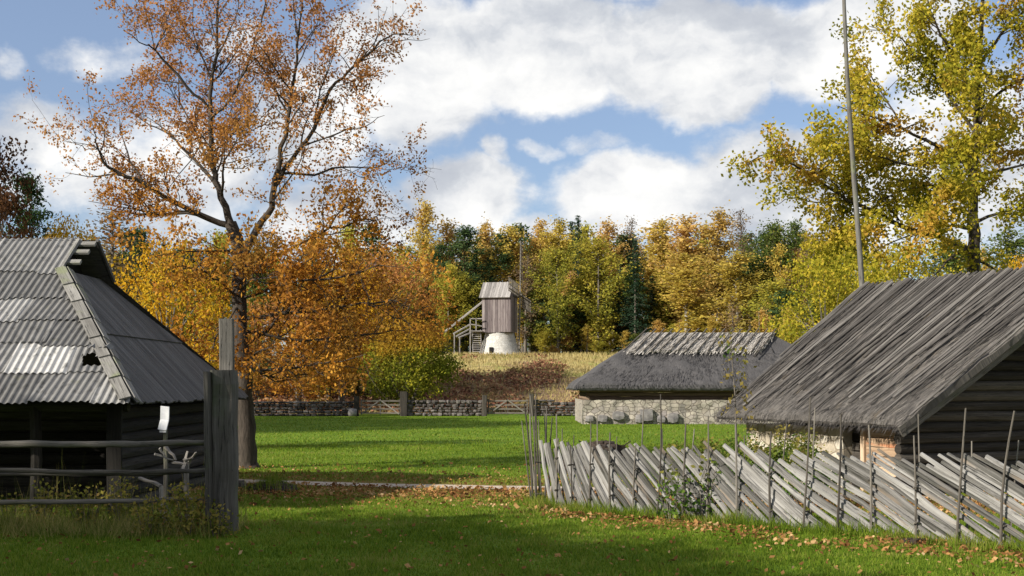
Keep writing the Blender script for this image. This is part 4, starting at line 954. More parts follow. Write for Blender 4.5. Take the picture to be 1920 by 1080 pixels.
def left_oak():
    r = np.random.default_rng(21); d = 28.9; LP = lambda pts, r0, r1, dy=0, m=1.0: limb_px(pts, d, r0 * .66, r1 * .6, dy, m, r=r)
    tr = [(467, 884), (465, 870), (462, 800), (460, 740), (456, 680), (450, 620), (448, 550), (450, 500), (445, 450), (432, 420)]
    trunk = limb_px(tr, d, .215, .14, 0, .0, r=np.random.default_rng(1)); trunk[1][:3] = (.27, .245, .23)
    up = [LP([(432, 420), (415, 370), (402, 330), (395, 280), (393, 220), (396, 160), (405, 100), (408, 30), (412, -50)], .13, .03, 0, .95),
          LP([(450, 490), (485, 425), (510, 390), (517, 335), (530, 280), (545, 200), (553, 130), (562, 60), (566, 0)], .135, .022, -.8, .75),
          LP([(515, 350), (545, 300), (590, 240), (618, 165), (655, 135), (700, 90), (738, 62), (768, 64)], .085, .014, .3, .9),
          LP([(428, 422), (380, 405), (330, 380), (270, 345), (225, 325), (195, 308), (182, 275), (176, 245)], .115, .016, -1.2, .9),
          LP([(405, 345), (378, 312), (338, 272), (318, 250), (280, 235), (240, 208)], .065, .012, 1.5, .9),
          LP([(393, 205), (350, 160), (300, 108), (288, 90), (262, 80), (235, 60)], .055, .01, -1.0, .9),
          LP([(290, 95), (308, 60), (325, 0), (330, -30)], .03, .01, .4, .9),
          LP([(428, 424), (350, 396), (285, 404), (250, 402), (215, 396), (190, 388)], .07, .012, 1.8, .9),
          LP([(270, 345), (245, 300), (228, 260), (222, 215)], .04, .01, .8, .8),
          LP([(184, 280), (160, 280), (140, 268), (125, 250)], .022, .006, -.3, .6),
          LP([(524, 325), (590, 327), (640, 312), (700, 315), (735, 300)], .05, .01, 1.2, 1.0),
          LP([(393, 225), (430, 190), (460, 130), (480, 70), (500, 0), (505, -40)], .05, .012, -1.5, .9),
          LP([(395, 290), (440, 250), (480, 210), (500, 150)], .04, .01, 2.0, .9),
          LP([(545, 200), (500, 150), (470, 130)], .03, .01, -1, .8), LP([(590, 240), (600, 170), (625, 110), (640, 40)], .03, .01, -1, .7),
          LP([(565, 275), (630, 250), (690, 235), (722, 215)], .035, .008, -1.6, .8),
          LP([(415, 370), (420, 300), (450, 250)], .05, .012, -2.4, .9), LP([(400, 320), (360, 240), (330, 170), (340, 100)], .045, .012, 2.6, .9),
          LP([(405, 110), (440, 40), (450, -40)], .03, .01, 1, 1), LP([(396, 150), (360, 60), (365, -30)], .035, .01, 1.2, 1), LP([(553, 130), (590, 60), (600, 15)], .025, .008, .5, .8)]
    low = [LP([(448, 555), (412, 530), (376, 505), (330, 500)], .06, .014, -1.5, 1.2), LP([(450, 600), (520, 590), (600, 580), (680, 570), (735, 562), (770, 578)], .075, .010, -.8, 1.2),
           LP([(455, 650), (500, 622), (560, 560), (600, 520), (660, 480), (720, 450)], .075, .012, 1.0, 1.15), LP([(458, 700), (540, 690), (620, 680), (690, 665)], .055, .010, -1.8, 1.1),
           LP([(450, 520), (540, 470), (620, 430), (680, 412), (722, 402)], .07, .012, 1.6, 1.15), LP([(456, 690), (520, 712), (590, 700), (650, 700)], .05, .01, 1.6, 1.1),
           LP([(450, 570), (420, 610), (400, 640), (390, 680)], .04, .01, -1.8, 1.0), LP([(452, 620), (560, 640), (660, 630), (740, 622), (785, 614)], .06, .01, 1.2, 1.15),
           LP([(450, 560), (540, 530), (640, 520), (700, 500), (745, 500)], .055, .01, -2.2, 1.1), LP([(450, 480), (430, 470), (350, 470), (290, 480)], .05, .01, -2.2, 1.1),
           LP([(450, 500), (500, 500), (560, 500)], .05, .012, 3.2, 1.2), LP([(450, 540), (480, 520), (520, 520)], .05, .012, -3.0, 1.2), LP([(458, 690), (480, 660), (510, 650)], .04, .012, -2.4, 1.2),
           LP([(600, 580), (640, 610), (700, 640), (735, 640)], .03, .008, .5, 1.3), LP([(700, 570), (740, 595), (775, 608), (795, 620)], .025, .006, .6, 1.4)]
    LV = [(2.7, .8, 2.25, .75, .18), (3.6, .35, 1.05, .85, .12), (2.8, .15, .42, .9, .2)]
    def leaf_up(q, lvl, out):
        keep = mnoise.noise(Vector(q[-1] * .55)) + .15
        n = int((12 if lvl == 1 else 11.5) * (1.0 + .95 * keep))
        tips = [q[-1], q[-2], q[-3], q[2]]
        for _ in range(max(0, int(n * 1.5))): out.append(tips[r.integers(0, 4)] + r.normal(0, .08, 3))
    def leaf_low(q, lvl, out):
        keep = mnoise.noise(Vector(q[-1] * .6))
        n = int((12 if lvl == 1 else 11) * (1.0 + 1.2 * keep))
        for _ in range(max(0, n)): out.append(q[r.integers(2, len(q))] + r.normal(0, .09, 3))
    t1, l1 = grow(up, r, LV, leaf_up, .35); t2, l2 = grow(low, r, LV, leaf_low, .0)
    l2 = [c for c in l2 if c[2] > 1.65 and not (c[0] / c[1] * FPX + 960 > 685 + 30 * mnoise.noise(Vector(c * 2)) and HORIZON - (c[2] - CAM_H) / c[1] * FPX > 628 + 25 * mnoise.noise(Vector(c * 1.5))) and (c[0] / c[1] * FPX + 960) < 872]; l1 = [c for c in l1 if (c[0] / c[1] * FPX + 960) < 800]
    base = (wx(467, d), d, 0.0)
    V = np.concatenate([leaf_quads(np.array(l1), .068, r, aspect=.66), leaf_quads(np.array(l2), .088, r, aspect=.66)])
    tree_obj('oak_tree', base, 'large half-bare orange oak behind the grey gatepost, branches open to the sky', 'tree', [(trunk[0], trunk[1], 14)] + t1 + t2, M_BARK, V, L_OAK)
    return len(l1), len(l2)
print('oak', left_oak())

def right_oak():
    r = np.random.default_rng(33); d = 40.0; LP = lambda pts, r0, r1, dy=0, m=1.0: limb_px(pts, d, r0, r1, dy, m, r=r)
    trunk = limb_px([(1829, 836), (1828, 700), (1827, 600), (1826, 525), (1825, 460), (1824, 400)], d, .27, .17, 0, 0, r=r)
    L = [LP([(1824, 400), (1827, 300), (1832, 200), (1838, 100), (1842, 0), (1846, -110)], .16, .03, 0, 1.0),
         LP([(1824, 470), (1760, 445), (1690, 425), (1640, 395), (1590, 375), (1530, 335), (1470, 300), (1440, 285), (1400, 308)], .085, .010, -2.0, 1.1),
         LP([(1590, 375), (1530, 380), (1480, 370), (1455, 385)], .03, .008, .6, 1.2), LP([(1640, 395), (1590, 410), (1550, 440)], .03, .01, -1, 1.2),
         LP([(1824, 345), (1780, 350), (1720, 345), (1650, 330), (1590, 290)], .07, .012, 1.5, 1.0), LP([(1826, 300), (1760, 275), (1690, 240), (1620, 215), (1570, 200)], .07, .01, -1.5, 1.1),
         LP([(1830, 250), (1790, 190), (1740, 130), (1690, 70), (1630, 48)], .065, .01, 1.2, 1.1), LP([(1834, 200), (1790, 110), (1750, 40), (1730, -40)], .06, .012, -1.5, 1.1),
         LP([(1828, 255), (1850, 200), (1880, 165), (1940, 140), (2000, 120)], .08, .012, -.5, .8), LP([(1850, 195), (1880, 210), (1905, 245), (1950, 280)], .04, .01, 1.2, .7),
         LP([(1838, 120), (1880, 60), (1930, 10), (1960, -60)], .06, .012, 1.0, 1.0), LP([(1826, 330), (1880, 320), (1950, 300), (2020, 270)], .06, .012, 2.0, .8),
         LP([(1824, 420), (1870, 400), (1930, 385), (2000, 390)], .06, .012, -1.0, 1.0), LP([(1822, 462), (1790, 476), (1765, 500), (1745, 528)], .055, .018, -.8, .10),
         LP([(1826, 482), (1862, 502), (1890, 528), (1930, 540)], .05, .015, -.5, .12), LP([(1826, 340), (1810, 300), (1780, 260)], .06, .012, 3.5, 1.0), LP([(1826, 380), (1800, 360), (1760, 330)], .06, .012, -3.6, 1.1),
         LP([(1830, 230), (1840, 180), (1860, 130)], .05, .012, -3.4, 1.0), LP([(1824, 430), (1780, 420), (1700, 440), (1640, 470)], .05, .01, -2.5, 1.1), LP([(1690, 240), (1650, 170), (1615, 110)], .035, .01, 1.0, 1.1),
         LP([(1826, 300), (1700, 310), (1640, 290), (1600, 260)], .05, .01, -2.6, 1.0), LP([(1780, 350), (1740, 390), (1690, 405)], .035, .01, 2, 1.2)]
    LV = [(1.7, .9, 2.3, .8, .22), (2.6, .4, 1.1, .85, .15), (2.0, .2, .5, .9, .2)]
    def leaf(q, lvl, out):
        keep = mnoise.noise(Vector(q[-1] * .5)); n = int(40 * (1.0 + .7 * keep))
        for _ in range(max(0, n)): out.append(q[r.integers(2, len(q))] + r.normal(0, .17, 3))
    t, l = grow(L, r, LV, leaf, .1); base = (wx(1829, d), d, 0.0)
    tree_obj('oak_tree', base, 'tall yellow-green oak with a dark straight trunk behind the thatched barn', 'tree', [(trunk[0], trunk[1], 12)] + t, M_BARK, leaf_quads(np.array(l), .128, r, aspect=.7), L_OAKR)
    return len(l)
print('right oak', right_oak())

# --- generic crowns, all built at the origin with height H
def clump_leaves(C, n, sig, r, flatz=1.0): return np.repeat(C, n, 0) + r.normal(0, 1, (len(C) * n, 3)) * np.array((sig, sig, sig * flatz))
def gen_birch(r, H=16.0, W=4.0, nleaf=5600, size=.23, low=.16):
    bend = r.normal(0, .25, 2); tp = np.array([(bend[0] * (z/H)**2, bend[1] * (z/H)**2, z) for z in np.linspace(0, H * .97, 9)]); tubes = [(tp, np.linspace(.15, .02, 9), 7)]; segs = []
    for i in range(58):
        q = low + (.97 - low) * ((i + r.random()) / 58) ** .9; z = q * H; prof = (math.sin(math.pi * min(1, (q - low) / (1 - low) * .88 + .12)) ** .75) * r.uniform(.55, 1.1)
        a = r.uniform(0, 2*math.pi); ln = max(.5, W / 2 * prof * 1.25); c = np.array((bend[0]*q*q, bend[1]*q*q, z)); d = np.array((math.cos(a), math.sin(a), r.uniform(1.2, 2.4))); p = [c]
        for k in range(4): d = unit(d + (0, 0, -.10) + r.normal(0, .16, 3)); p.append(p[-1] + d * ln / 4)
        p = np.array(p); tubes.append((p, np.linspace(.035, .008, 5), 3)); segs.append((p, ln))
    tot = sum(s[1] for s in segs); C = []
    for p, ln in segs:
        m = int(nleaf * ln / tot); f = r.uniform(.15, 1.1, m); i = np.clip((f * 4).astype(int), 0, 3); ff = f * 4 - i
        C.append(p[i] + (p[i+1] - p[i]) * ff[:, None] + r.normal(0, .26, (m, 3)) * (.5 + .7 * f[:, None]) + np.array((0, 0, -.1)))
    return tubes, np.concatenate(C), size
def gen_broad(r, H=13.0, W=9.0, nleaf=8000, size=.24, low=.22, ncl=90):
    tubes = [(np.array([(0, 0, 0), (.1, 0, H*.2), (0, .1, H*.42), (.1, .1, H*.72)]), np.array([.24, .19, .14, .04]), 8)]; C = []
    for i in range(ncl):
        v = unit(r.normal(size=3)); rad = r.uniform(.35, 1.0) ** .5; c = np.array((v[0]*W/2*rad, v[1]*W/2*rad, H*(low + (1-low)/2) + v[2]*H*(1-low)/2*rad * .96)); c[:2] *= (1.0 - .25 * max(0, v[2])); C.append(c + r.normal(0, .2, 3))
        if i % 3 == 0:
            z0 = H * r.uniform(.15, .5); a = np.array((.05, .05, min(z0, c[2] - .3))); mid = a * .45 + c * .55 + (0, 0, .3); tubes.append((np.array([a, mid, c]), np.array([.06, .035, .01]), 4))
    C = np.array(C); L = clump_leaves(C, nleaf // ncl, .55 * W / 9, r, .7); return tubes, L, size
def gen_pine(r, H=17.0, W=6.0, nleaf=6500, size=.30, low=.42, ncl=56):
    tp = np.array([(.1 * math.sin(z * .3), .1 * math.cos(z * .25), z) for z in np.linspace(0, H * .97, 8)]); tubes = [(tp, np.linspace(.2, .03, 8), 7)]; C = []
    for i in range(ncl):
        q = low + (1 - low) * r.random(); z = q * H; rad = W / 2 * (1.05 - ((q - low) / (1 - low)) ** 1.8) * r.uniform(.3, 1.0); a = r.uniform(0, 2*math.pi)
        c = np.array((math.cos(a) * rad, math.sin(a) * rad, z + .25 * rad)); C.append(c); tubes.append((np.array([(0, 0, z - .3), c * .5 + np.array((0, 0, z * .5 - .1)), c]), np.array([.05, .03, .01]), 3))
    return tubes, clump_leaves(np.array(C), nleaf // ncl, .48, r, .55), size
def gen_spruce(r, H=17.0, W=5.0, nleaf=7500, size=.24):
    tubes = [(np.array([(0, 0, 0), (0, 0, H * .5), (0, 0, H)]), np.array([.18, .1, .01]), 7)]; C = []
    nb = 110
    for i in range(nb):
        q = .06 + .94 * (i + r.random()) / nb; ln = W / 2 * (1 - q) ** .85 * r.uniform(.65, 1.1) + .12; a = r.uniform(0, 2*math.pi); e = np.array((math.cos(a) * ln, math.sin(a) * ln, -.30 * ln)); o = np.array((0, 0, q * H))
        m = int(nleaf / nb * (.25 + 1.5 * ln / (W / 2))); f = r.random(m) ** .7; C.append(o + e * f[:, None] + r.normal(0, .13 + .06 * ln, (m, 3)) * (1, 1, .5))
        if i % 2 == 0: tubes.append((np.array([o, o + e]), np.array([.03, .008]), 3))
    return tubes, np.concatenate(C), size
PROTO = {}
def proto(kind, var):
    key = (kind, var)
    if key in PROTO: return PROTO[key]
    r = np.random.default_rng(100 + sum(map(ord, kind)) * 10 + var)
    fn, bark, lm = {'birch': (gen_birch, M_BARKB, L_BIRCH), 'orange_birch': (gen_birch, M_BARKB, L_BIRCHO), 'brown': (lambda r: gen_birch(r, nleaf=2200, size=.18), M_BARKL, L_BROWN),
        'aspen': (lambda r: gen_birch(r, H=15, W=7.5, nleaf=8000, low=.06), M_BARKL, L_ASPEN), 'green': (lambda r: gen_birch(r, H=15, W=6, nleaf=6500, low=.1), M_BARKL, L_GREEN), 'pine': (gen_pine, M_BARKP, L_PINE), 'spruce': (gen_spruce, M_BARKL, L_SPRUCE),
        'maple': (gen_broad, M_BARKL, L_MAPLEY), 'gold_maple': (lambda r: gen_broad(r, H=10, W=8, nleaf=12000, size=.17, low=.10, ncl=130), M_BARKL, L_MAPLE), 'maroon': (lambda r: gen_broad(r, H=12, W=7, nleaf=15000, size=.17, low=.15, ncl=120), M_BARKL, L_MAROON), 'oakish': (lambda r: gen_broad(r, H=12, W=10, nleaf=11000, size=.2, low=.1, ncl=140), M_BARKL, L_OAK)}[kind]
    tubes, C, size = fn(r); H = max(c[2] for c in C); Wd = np.percentile(np.abs(np.array(C)[:, 0]), 96) * 2
    V = leaf_quads(C, size, r, aspect=.42 if kind in ('pine', 'spruce') else .7)
    PROTO[key] = dict(tubes=tubes, V=V, bark=bark, lm=lm, H=H, W=Wd, objs=None, used=0); return PROTO[key]
def place_tree(kind, var, px, top, d, wpx, label, name=None, group=None, rot=None):
    p = proto(kind, var); x, y = wx(px, d), d; z0 = gz(x, y) - .1; h = wz(top, d) - z0; w = wpx / FPX * d
    name = name or {'birch': 'birch_tree', 'orange_birch': 'birch_tree', 'brown': 'bare_tree', 'aspen': 'aspen_tree', 'green': 'alder_tree', 'pine': 'pine_tree', 'spruce': 'spruce_tree', 'maple': 'maple_tree', 'gold_maple': 'maple_tree', 'maroon': 'maroon_tree', 'oakish': 'oak_tree'}[kind]
    t = thing(name, (x, y, z0), label, 'tree', group)
    t.rotation_euler.z = random.uniform(0, 6.28) if rot is None else rot; sx = w / p['W']; t.scale = (sx, sx, h / p['H'])
    if p['objs'] is None:
        mb = MB()
        for pts, rad, n in p['tubes']: mb.tube(pts, rad, n=n, cap=False, tone=.5)
        a = mb.build('trunk', p['bark'], None, smooth_=True); b = quads_obj('crown', p['V'], p['lm']); p['objs'] = (a, b)
    else:
        a, b = [o.copy() for o in p['objs']]; COL.objects.link(a); COL.objects.link(b)
    for o in (a, b): o.parent = t; o.location = (0, 0, 0)
    return t
# nearer trees and the front row of the wood: column, top row, distance, width in picture, description
TREES = [
 ('maroon', 0, -25, 240, 46, 190, 'dark maroon leafed tree cut by the left picture edge above the shed roof'),
 ('pine', 0, 48, 318, 66, 105, 'dark green pine standing above the shed ridge at far left'),
 ('gold_maple', 0, 128, 382, 58, 150, 'orange-yellow rounded tree right of the dark pine above the shed ridge'),
 ('gold_maple', 1, 30, 425, 50, 110, 'low golden tree directly above the left end of the shed roof'),
 ('brown', 0, 215, 392, 70, 130, 'brownish thin-leaved tree between orange tree and the oak above shed ridge'),
 ('pine', 1, 262, 420, 72, 70, 'small dark pine peeping out left of the golden maple'),
 ('gold_maple', 2, 318, 425, 37, 235, 'golden yellow maple filling the space between shed roof and oak trunk'),
 ('gold_maple', 3, 640, 452, 86, 190, 'golden tree glowing behind the oak, right of its trunk'),
 ('oakish', 0, 560, 520, 84, 250, 'low orange tree behind the oak trunk above the dark wall'),
 ('oakish', 1, 730, 455, 92, 190, 'orange-brown rounded tree between the oak and the dark pines'),
 ('pine', 2, 590, 430, 120, 80, 'dark pine showing through the gap right of the oak fork'),
 ('birch', 0, 795, 368, 128, 58, 'slender golden birch with the highest tip left of the windmill'),
 ('orange_birch', 0, 833, 408, 130, 60, 'orange birch just right of the slender highest tip'),
 ('pine', 3, 872, 420, 126, 95, 'broad dark green pine left above the windmill roof'),
 ('pine', 1, 826, 455, 124, 70, 'dark pine close to the orange oak foliage left of the windmill'),
 ('aspen', 0, 860, 500, 122, 90, 'dull olive tree immediately left behind the windmill body'),
 ('orange_birch', 1, 906, 400, 134, 54, 'orange-pink birch top right behind the broad dark pine'),
 ('birch', 1, 958, 416, 128, 62, 'golden green birch straight above the windmill roof'),
 ('pine', 2, 940, 432, 128, 74, 'dark pine directly behind the windmill body under the golden tops'),
 ('brown', 1, 985, 470, 121, 60, 'grey bare tree behind the windmill sails'),
 ('orange_birch', 2, 1006, 404, 130, 60, 'orange-gold birch right above the windmill sails'),
 ('birch', 2, 1048, 402, 128, 60, 'golden birch left of the narrow dark spruce tip'),
 ('spruce', 0, 1084, 404, 126, 44, 'narrow dark spruce tip in the middle of the treeline'),
 ('aspen', 1, 1046, 460, 120, 86, 'yellow-green bushy tree right of the windmill'),
 ('aspen', 2, 1122, 434, 120, 84, 'broad yellow-green tree left of the bluish spruce'),
 ('orange_birch', 3, 1150, 404, 130, 62, 'orange birch top above the broad yellow-green tree'),
 ('brown', 2, 1180, 404, 132, 40, 'pale nearly bare birch top above the bluish spruce'),
 ('spruce', 1, 1191, 446, 119, 56, 'dark bluish spruce standing left above the stone barn roof'),
 ('birch', 3, 1236, 402, 126, 84, 'golden birch between the bluish spruce and the tallest birches'),
 ('orange_birch', 0, 1292, 400, 122, 84, 'orange gold birch over the middle of the stone barn ridge'),
 ('orange_birch', 1, 1346, 374, 120, 80, 'tallest dense orange birch above the right half of the stone barn'),
 ('birch', 1, 1288, 470, 112, 84, 'bright golden birch low behind the stone barn ridge'),
 ('birch', 2, 1384, 466, 110, 78, 'golden leafy tree low behind the right end of the stone barn ridge'),
 ('brown', 3, 1394, 392, 118, 56, 'brown thinning birch right beside the tallest orange birch'),
 ('green', 0, 1444, 408, 112, 86, 'dark green aspen left of the pole, first of the green pair'),
 ('green', 1, 1486, 408, 114, 76, 'dark green aspen nearer the pole, second of the green pair'),
 ('brown', 1, 1522, 425, 100, 72, 'greyish bare crown above the yellow maple left of the pole'),
 ('maple', 0, 1548, 455, 66, 170, 'bright yellow-green maple left of the pole behind the thatched barn roof'),
 ('maple', 1, 1600, 420, 84, 150, 'yellow-green maple right behind the tall pole'),
 ('maple', 2, 1700, 440, 72, 190, 'dull yellow-green maple between the pole and the right oak trunk'),
 ('green', 2, 1770, 420, 96, 120, 'dark green tree low behind the right oak trunk'),
 ('gold_maple', 1, 1905, 470, 76, 110, 'orange-yellow tree low at the right picture edge'),
 ('green', 3, 1880, 420, 104, 130, 'dark green tree behind the right oak at the picture edge'),
 ('aspen', 3, 1450, 520, 96, 110, 'olive yellow tree low between stone barn and yellow maple'),
]
for (k, v, px, top, d, w, lab) in TREES: place_tree(k, v, px, top, d, w, lab)

# the deep wood behind: one mass of crowns and trunks
def deep_wood():
    r = np.random.default_rng(55); V = []; mi = []; kinds = [('birch', 0), ('orange_birch', 1), ('aspen', 1), ('pine', 2), ('spruce', 0), ('brown', 1), ('green', 1), ('birch', 2), ('aspen', 3), ('orange_birch', 2)]
    mats = []; tb = MB()
    for k, v in kinds:
        lm = proto(k, v)['lm']
        if lm not in mats: mats.append(lm)
    spots = []
    for row, (d, n, tp, x0, x1) in enumerate([(124, 46, 500, 700, 1560), (133, 46, 440, 720, 1600), (144, 40, 425, 660, 1640), (90, 20, 520, 1380, 1960), (112, 22, 455, 1400, 2000), (150, 60, 560, 700, 1640), (166, 80, 590, 620, 1700), (98, 18, 425, 60, 420), (118, 24, 600, 1000, 1480), (104, 14, 470, -60, 330), (124, 20, 455, 330, 760), (92, 16, 590, 470, 800), (88, 16, 500, -80, 420)]):
        for i in range(n): spots.append((x0 + (x1 - x0) * (i + r.uniform(-.4, 1.4)) / n, d + r.uniform(-3, 3), tp + r.uniform(-12, 60)))
    for (px, d, tp) in spots:
        k, v = kinds[r.integers(len(kinds))]; p = proto(k, v); x = wx(px, d); z0 = gz(x, d) - .1; h = (wz(tp, d) - z0) / p['H']; w = r.uniform(.75, 1.15) * (h ** .5); a = r.uniform(0, 6.28); c, s = math.cos(a), math.sin(a)
        Q = p['V'][r.random(len(p['V'])) < .62]; cen = Q.mean(1, keepdims=True); Q = cen + (Q - cen) * 1.3
        Q = np.stack([(Q[..., 0]*c - Q[..., 1]*s) * w + x, (Q[..., 0]*s + Q[..., 1]*c) * w + d, Q[..., 2] * h + z0], -1); V.append(Q); mi.append(np.full(len(Q), mats.index(p['lm'])))
        tp_ = np.asarray(p['tubes'][0][0]) * (w, w, h) + (x, d, z0); tb.tube(tp_, np.asarray(p['tubes'][0][1]) * 1.0, n=5, cap=False)
    tag(quads_obj('forest', np.concatenate(V), None, mats=mats, midx=np.concatenate(mi)), kind='stuff')
    tag(tb.build('forest_trunks', M_BARKL), kind='stuff')
deep_wood()

# round green bush by the left gate
def round_bush():
    r = np.random.default_rng(8); d = 79.0; base = (wx(763, d), d, 0.0); H = wz(598, d); W_ = 178 / FPX * d; ncl = 130; tubes = []; C = []
    for q in range(3): tubes.append((np.array([(.12 * q - .1, 0, 0), (.35 * q - .35, .1 * q, 1.0), (1.0 * q - 1.0, .4 * q - .4, 2.4)]), np.array([.16, .11, .05]), 7))
    for i in range(ncl):
        v = unit(r.normal(size=3)); rad = r.uniform(.2, 1.0) ** .45; z = .62 + (H - .62) * (.5 + .5 * v[2] * rad); C.append((v[0] * W_ / 2 * rad * (1.0 if v[2] < .3 else .85), v[1] * W_ / 2 * rad, z))
    L = clump_leaves(np.array(C), 85, .42, r, .7); L = L[L[:, 2] > .35]
    o = np.array(base); tree_obj('bush', base, 'round yellow-green bush with an orange top behind the left gate', 'bush', [(t[0] + o, t[1], t[2]) for t in tubes], M_BARKL, leaf_quads(L + o, .17, r, aspect=.75), L_BUSH)
round_bush()

# ------------------------------------------------------------------ small plants
def plant(name, base, H, W, nst, nleaf, size, lm, label, cat, r, flat=.3, stem=.006, sig=.05, low=.15):
    t = thing(name, base, label, cat); mb = MB(); C = []; o = np.array(base, float)
    for i in range(nst):
        a = r.uniform(0, 6.28); rr = W / 2 * math.sqrt(r.random()); tip = np.array((math.cos(a) * rr, math.sin(a) * rr * .6, H * r.uniform(.6, 1.0) * (1 - .35 * (2 * rr / W) ** 2))); b = tip * (.35, .35, 0); mid = b * .5 + tip * .5 + r.normal(0, .03 * H, 3)
        p = np.array([b, mid, tip]); mb.tube(p + o, [stem, stem * .8, stem * .4], n=4, cap=False); m = nleaf // nst; f = low + (1 - low) * r.random(m); q = np.where(f[:, None] < .5, b + (mid - b) * f[:, None] * 2, mid + (tip - mid) * (f[:, None] * 2 - 1)); C.append(q + r.normal(0, sig, (m, 3)))
    C = np.concatenate(C); C[:, 2] = np.maximum(C[:, 2], .03)
    mb.build('stem', M_BARKL, t, origin=base); quads_obj('foliage', leaf_quads(C + o, size, r, aspect=.7, flat=flat), lm, t, origin=base); return t
r = np.random.default_rng(14)
pf = lambda px, d: (wx(px, d), d, 0.0)
plant('shrub', pf(1312, 17.72), 1.2, .85, 13, 300, .072, L_SHRUB, 'leafy green shrub growing through the middle of the slat fence', 'shrub', r, sig=.06)
plant('shrub', pf(1262, 17.5), .85, .45, 7, 150, .065, L_SHRUB, 'small sparse shrub poking through the fence left of the leafy one', 'shrub', r, sig=.05)
# sapling behind the fence
def sapling():
    r = np.random.default_rng(4); d = 19.3; t = thing('sapling', pf(1384, d), 'thin upright sapling with few leaves behind the fence, before the stone barn', 'tree'); mb = MB(); pts = np.array([pf(1384, d), P(1382, 840, d), P(1378, 740, d), P(1373, 680, d), P(1368, 622, d)]); mb.tube(pts, [.016, .013, .010, .007, .003], n=6); C = []
    for i in range(26):
        q = r.uniform(.30, 1.0) * 4; k = min(3, int(q)); p = pts[k] + (pts[k+1] - pts[k]) * (q - k); dv = unit(r.normal(size=3) + (0, 0, .35)); l = r.uniform(.10, .28); e = p + dv * l; mb.tube([p, e], [.004, .002], n=3); C += [e + r.normal(0, .05, 3) for _ in range(6)]
    mb.build('trunk', M_BARKL, t, origin=pf(1384, d)); quads_obj('crown', leaf_quads(np.array(C), .065, r, aspect=.7), L_SHRUB, t, origin=pf(1384, d))
sapling()
def low_shrub(px, d, H, Wd, Dp, n, label, seed):
    r = np.random.default_rng(seed); b = pf(px, d); t = thing('shrub', b, label, 'shrub'); ncl = n // 45; C = []; mb = MB()
    for i in range(ncl):
        a = r.uniform(0, 6.28); q = math.sqrt(r.random()); x = math.cos(a) * q * Wd / 2; y = math.sin(a) * q * Dp / 2; top = H * (1 - .45 * q ** 4) * (.85 + .3 * mnoise.noise(Vector((x * 2.5 + seed, y * 2, 1)))); z = top * r.uniform(.5, 1.0); C.append((x, y, z))
        if i % 3 == 0: mb.tube([np.array(b) + (x * .4, y * .4, 0), np.array(b) + (x * .8, y * .8, z * .6), np.array(b) + (x, y, z)], [.008, .006, .003], n=4, cap=False)
    L = clump_leaves(np.array(C), 45, .085, r, .8); L[:, 2] = np.maximum(L[:, 2], .03)
    mb.build('stem', M_BARKL, t, origin=b); quads_obj('foliage', leaf_quads(L + np.array(b), .055, r, aspect=.7, flat=.3), L_SHRUB, t, origin=b)
low_shrub(1445, 20.6, 1.22, 1.9, 1.0, 6500, 'mounded green shrub against the limewashed barn wall', 61)
low_shrub(1350, 21.8, 1.08, 1.2, .9, 3200, 'low green shrub left of the mounded one beside the barn corner', 62)
low_shrub(1522, 19.4, .98, .75, .5, 1700, 'small green shrub at the right foot of the limewashed wall', 63)
low_shrub(1285, 21.2, .98, 1.0, .7, 2200, 'low green shrub behind the leafy fence shrub', 64)
# weeds around the rails
for (px, d, H, Wd, n, lab) in [(352, 16.0, .82, .75, 900, 'tangled bramble at the foot of the gatepost'), (290, 16.05, .62, .6, 420, 'weedy clump under the rails left of the bramble'), (232, 16.9, .78, .55, 380, 'green weed clump behind the rails below the hole in the roof'), (165, 17.0, .66, .8, 480, 'broad-leaved weed patch behind the middle of the rails'), (75, 17.0, .72, .7, 380, 'weed clump behind the rails near the shed post'), (15, 16.9, .45, .6, 260, 'low weeds behind the rails at the left picture edge'), (405, 15.9, .42, .45, 260, 'small leafy weed growing up the front of the gatepost')]:
    plant('weed', pf(px, d), H, Wd, 18, n, .055, L_WEED, lab, 'weed', r, sig=.055, low=.1)
def near_rails(X, Y, r): return r.random(len(X)) < np.clip(1.1 - np.abs(Y - 16.4) / .9, 0, 1) * np.clip((-3.4 - X) / .35, 0, 1)
r2 = np.random.default_rng(77)
tag(quads_obj('dry_grass', np.concatenate([blades(9000, 15.3, 17.6, .26, .010, r2, xlim=(-7.6, -3.4), keep=near_rails), blades(450, 16.4, 17.8, .6, .008, r2, xlim=(-7.8, -3.6), lean=.15)]).reshape(-1, 3), L_DRYG, nper=3), kind='stuff')
# dark heap behind the fence, mound by the path, log end
mb = MB(); d = 27.5
for i in range(110):
    a = r.uniform(0, 6.28); q = math.sqrt(r.random()); x = math.cos(a) * q * .95; y = math.sin(a) * q * .6; h = .78 * (1 - q ** 1.6); mb.stone((wx(1128, d) + x, d + y, h * .72), (.30, .30, .26), rot=a, jit=.3, tone=r.random())
for i in range(60):
    a = r.uniform(0, 6.28); q = math.sqrt(r.random()); c = np.array((wx(1128, d) + math.cos(a) * q * .9, d + math.sin(a) * q * .55, .75 * (1 - q ** 1.6) * .8)); dv = unit(r.normal(size=3) + (0, 0, .2)); mb.beam(c, c + dv * r.uniform(.2, .4), .03, .02)
tag(mb.build('compost_heap', M_EARTH, None, origin=pf(1128, d)), 'dark brown heap behind the left part of the slat fence', 'heap')
mb = MB(); d = 22.7
for i in range(50):
    a = r.uniform(0, 6.28); q = math.sqrt(r.random()); mb.stone((wx(510, d) + math.cos(a) * q * .40, d + math.sin(a) * q * .3, .11 * (1 - q ** 1.6)), (.2, .2, .13), rot=a, jit=.3, tone=r.random())
mo = thing('earth_mound', pf(510, d), 'small dark mound with grass beside the path near the gatepost', 'mound'); mb.build('earth', M_EARTH, mo)
